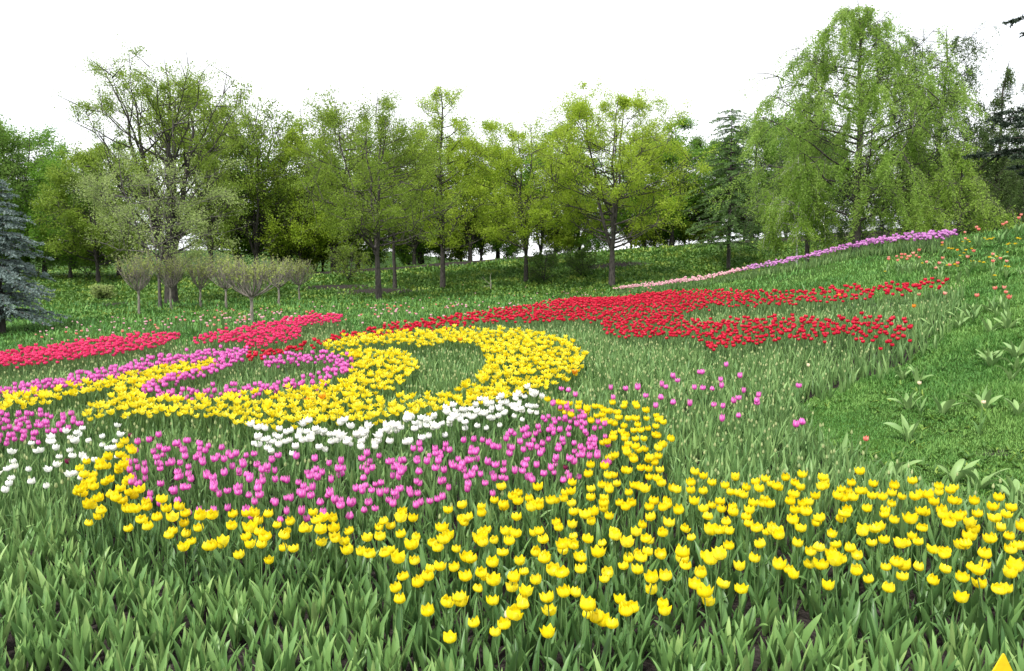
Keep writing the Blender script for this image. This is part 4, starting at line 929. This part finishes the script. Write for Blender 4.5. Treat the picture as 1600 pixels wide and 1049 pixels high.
# small broom shaped trees: thin stem, ball of upswept twigs
def broom(seed, H, half, stem):
    r = np.random.default_rng(seed); W = []; LF = []; n = int(8 + 13 * min(1.5, half))
    W.append(tube(np.stack([r.normal(0, .012, 5), r.normal(0, .012, 5), np.linspace(0, stem, 5)], -1), np.linspace(.055, .040, 5), 7))
    W.append(tube(np.array([[0, 0, stem - .07], [0, 0, stem], [0, 0, stem + .07]]), [.045, .07, .045], 7))
    for i in range(n):
        az = i * 2.4 + r.uniform(-.3, .3); q = half * math.sqrt((i + .5) / n) * r.uniform(.65, .95)
        e = np.array([cos(az) * q, sin(az) * q, stem + (H - stem) * r.uniform(.35, .6)]); B = bez(np.array([0, 0, stem]), np.array([cos(az) * q * .7, sin(az) * q * .7, stem + (H - stem) * .16]), e, 6)
        W.append(tube(B, np.linspace(.024, .009, 6), 4))
        for j in range(9):
            t = r.uniform(.3, 1); b = int(min(t * 5, 4)); p = B[b] + (B[b + 1] - B[b]) * (t * 5 - b)
            out = np.array([cos(az), sin(az), 0]) * r.uniform(-.1, .6) + r.normal(0, .22, 3); dd = out + np.array([0, 0, 1.0]); dd /= np.linalg.norm(dd)
            ln = (H - p[2]) * r.uniform(.35, 1.1) * (1 - .45 * (np.hypot(p[0], p[1]) / half) ** 2)
            te = p + dd * ln; W.append(tube(np.stack([p, (p + te) / 2 + r.normal(0, .015, 3), te]), [.009, .006, .003], 3))
            k = r.poisson(6); LF.append(p + (te - p) * r.uniform(.45, 1.03, k)[:, None] + r.normal(0, .03, (k, 3)))
    C = np.concatenate(LF); return join(W), leaves(r, C, .04)
for i, (px, py, top, hp, lab) in enumerate([(218, 492, 388, 33, 'pale leafed broom tree with a clean thin stem, first of the broom trees'), (268, 484, 390, 32, 'broom tree standing before the big grey trunk'), (314, 482, 396, 26, 'small broom tree between the big grey trunk and the dense ones'),
                                            (354, 484, 394, 36, 'broom tree half behind the widest broom tree'), (394, 503, 394, 58, 'widest broom tree with a dense ball of bare upswept twigs'), (436, 478, 398, 32, 'thin broom tree just right of the widest one'), (468, 470, 402, 30, 'last broom tree before the light green tree')]):
    x, y, z = spot(px, py); H = top_z(top, y) - z; st = H * .36
    w, c = broom(300 + i, H, hp / F * y, st)
    tree('broom_tree', lab, 'small tree', w, c, 'twig', 'lf_broom', (x, y, z - .03), 'broom trees on the back lawn')
# bushes
for i, (px, py, top, hp, lm, lab) in enumerate([(850, 441, 392, 26, 'lf_dark', 'dark round bush beside the trunk of the round crowned tree'), (908, 432, 388, 26, 'lf_dark', 'dark open bush between the two bright trees'), (160, 468, 448, 14, 'lf_pale', 'tiny pale sapling on the left lawn beside bare earth'),
                                                (545, 440, 385, 34, 'lf_olive', 'low olive thicket left of the leaning trunk'), (1300, 412, 372, 40, 'lf_willow', 'yellow green bush on the bank beside the white birch')]):
    x, y, z = spot(px, py, None if px < 1200 else 34); H = top_z(top, y) - z
    w, c = grow(400 + i, max(.5, H), hp / F * y, fork=.06, nlead=4, spreadl=.6, nlimb=30, nsub=6, ntwig=4, per=4.5, lsize=.045, trunk=.03, up=.6, jit=.07)
    tree('bush', lab, 'bush', w, c, 'dark_bark', lm, (x, y, z - .03))
for i, (px, d, top, hp, lm, lab) in enumerate([(455, 50, 372, 26, 'lf_maple', 'green undergrowth shrub on the crest by the last broom tree'), (530, 51, 360, 30, 'lf_olive', 'olive shrub on the crest behind the leaning trunk'), (640, 49, 380, 20, 'lf_maple', 'small shrub on the crest beside forked black trunks'),
                                              (735, 51, 368, 26, 'lf_spring', 'light shrub on the crest right of the slender tree'), (880, 51, 372, 24, 'lf_spring', 'light shrub on the crest between the two bright trees'), (1000, 50, 352, 30, 'lf_spring', 'light shrub on the crest right of the bright yellow green trunk'),
                                              (1045, 50, 358, 22, 'lf_maple', 'green shrub on the crest left of the larch'), (1110, 49, 355, 24, 'lf_olive', 'olive shrub on the crest touching the larch trunk'), (1180, 49, 350, 34, 'lf_dark', 'dark shrub mass on the crest right of the larch'),
                                              (580, 50, 378, 24, 'lf_maple', 'green shrub on the crest behind the slim dark tree'), (705, 50, 374, 22, 'lf_olive', 'olive shrub on the crest under the slender tree'), (790, 50, 366, 26, 'lf_maple', 'green shrub on the crest left of the round crowned tree'), (930, 50, 362, 22, 'lf_maple', 'green shrub on the crest behind the bright yellow green trunk'), (1020, 51, 348, 26, 'lf_maple', 'tall green shrub on the crest between bright tree and larch'),
                                              (1075, 50, 350, 24, 'lf_spring', 'light shrub on the crest just left of the larch'), (495, 50, 374, 26, 'lf_spring', 'light shrub on the crest left of the leaning trunk'), (60, 47, 395, 40, 'lf_maple', 'shrub under the trees beside the blue spruce'), (140, 46, 400, 36, 'lf_maple', 'shrub under the dark twin trunks')]):
    x, y, z = spot(px, None, d); H = max(.7, top_z(top, y) - z)
    w, c = grow(430 + i, H, hp / F * y * 1.2, fork=.05, nlead=4, spreadl=.7, nlimb=30, nsub=6, ntwig=4, per=6, lsize=.075, trunk=.03, up=.6, jit=.12)
    tree('bush', lab, 'bush', w, c, 'dark_bark', lm, (x, y, z - .03))
# dead branch stuck in the bank
x, y, z = spot(766, 455)
g = join([tube([[0, 0, -.05], [.05, 0, .4], [.0, .05, .8], [.06, 0, 1.05]], [.03, .025, .018, .008], 6), tube([[.04, 0, .35], [-.25, .05, .6], [-.5, 0, .85]], [.018, .014, .005], 5), tube([[.02, 0, .3], [-.3, .1, .28], [-.45, 0, .2]], [.015, .01, .005], 5)])
tag(obj('dead_branch', mesh_of('dead_branch', g, [M['dead_wood']]), None, (x, y, z)), 'bleached forked dead branch standing on the bank', 'branch')

# ------------------------------------------------------------------ buildings glimpsed between the trunks
def box(x0, x1, y0, y1, z0, z1):
    V = np.array([[x, y, z] for z in (z0, z1) for y in (y0, y1) for x in (x0, x1)], float)
    return Geo(V, [[0, 2, 3, 1], [4, 5, 7, 6], [0, 1, 5, 4], [2, 6, 7, 3], [0, 4, 6, 2], [1, 3, 7, 5]])
def house(px, depth, wd, top, lab, roofm):
    depth = depth * WS; x = (px - 800) / F * depth; z = float(ground_z(x, depth)); H = top_z(top, depth) - z
    e = bpy.data.objects.new('white_building', None); COL.objects.link(e); e.location = (x, depth, z); tag(e, lab, 'building')
    obj('wall', mesh_of('wall', box(-wd / 2, wd / 2, 0, 5, -1, H * .8), [M['plaster']], False), e)
    V = [[-wd / 2 - .3, -.3, H * .8], [wd / 2 + .3, -.3, H * .8], [wd / 2 + .3, 5.3, H * .8], [-wd / 2 - .3, 5.3, H * .8], [-wd / 2 - .3, 2.5, H], [wd / 2 + .3, 2.5, H]]
    obj('roof', mesh_of('roof', Geo(V, [[0, 1, 5, 4], [3, 4, 5, 2], [0, 3, 2, 1]]), [M[roofm]], False), e)
    nwin = max(2, int(wd / 2.2))
    for i in range(nwin):
        xx = -wd / 2 + wd * (i + .5) / nwin
        obj('window', mesh_of('window', box(xx - .45, xx + .45, -.03, .05, H * .8 - 1.9, H * .8 - .6), [M['glass_dark']], False), e)
house(1352, 56, 4.5, 338, 'white building with grey roof glimpsed behind the big birch trunk', 'roof_grey')
# yellow triangular marker at the front edge of the bed
x, y = ray([1568], [1075], .0); x, y = float(x[0]), float(y[0]); z = float(ground_z(x, y))
px_top = on_ground([(1568, 1022)], .30)[0]
e = bpy.data.objects.new('yellow_marker', None); COL.objects.link(e); e.location = tuple(px_top)
V = [[-.06, -.004, .19], [.06, -.004, .19], [.004, -.004, .30], [-.004, -.004, .30], [-.06, .004, .19], [.06, .004, .19], [.004, .004, .30], [-.004, .004, .30]]
obj('plate', mesh_of('plate', Geo(V, [[0, 1, 2, 3], [5, 4, 7, 6], [0, 4, 5, 1], [1, 5, 6, 2], [2, 6, 7, 3], [3, 7, 4, 0]]), [M['sign_yellow']], False), e)
obj('stake', mesh_of('stake', box(-.008, .008, .004, .014, -.05, .21), [M['stake']], False), e)
tag(e, 'flat yellow triangular marker poking up among the nearest leaves', 'marker')
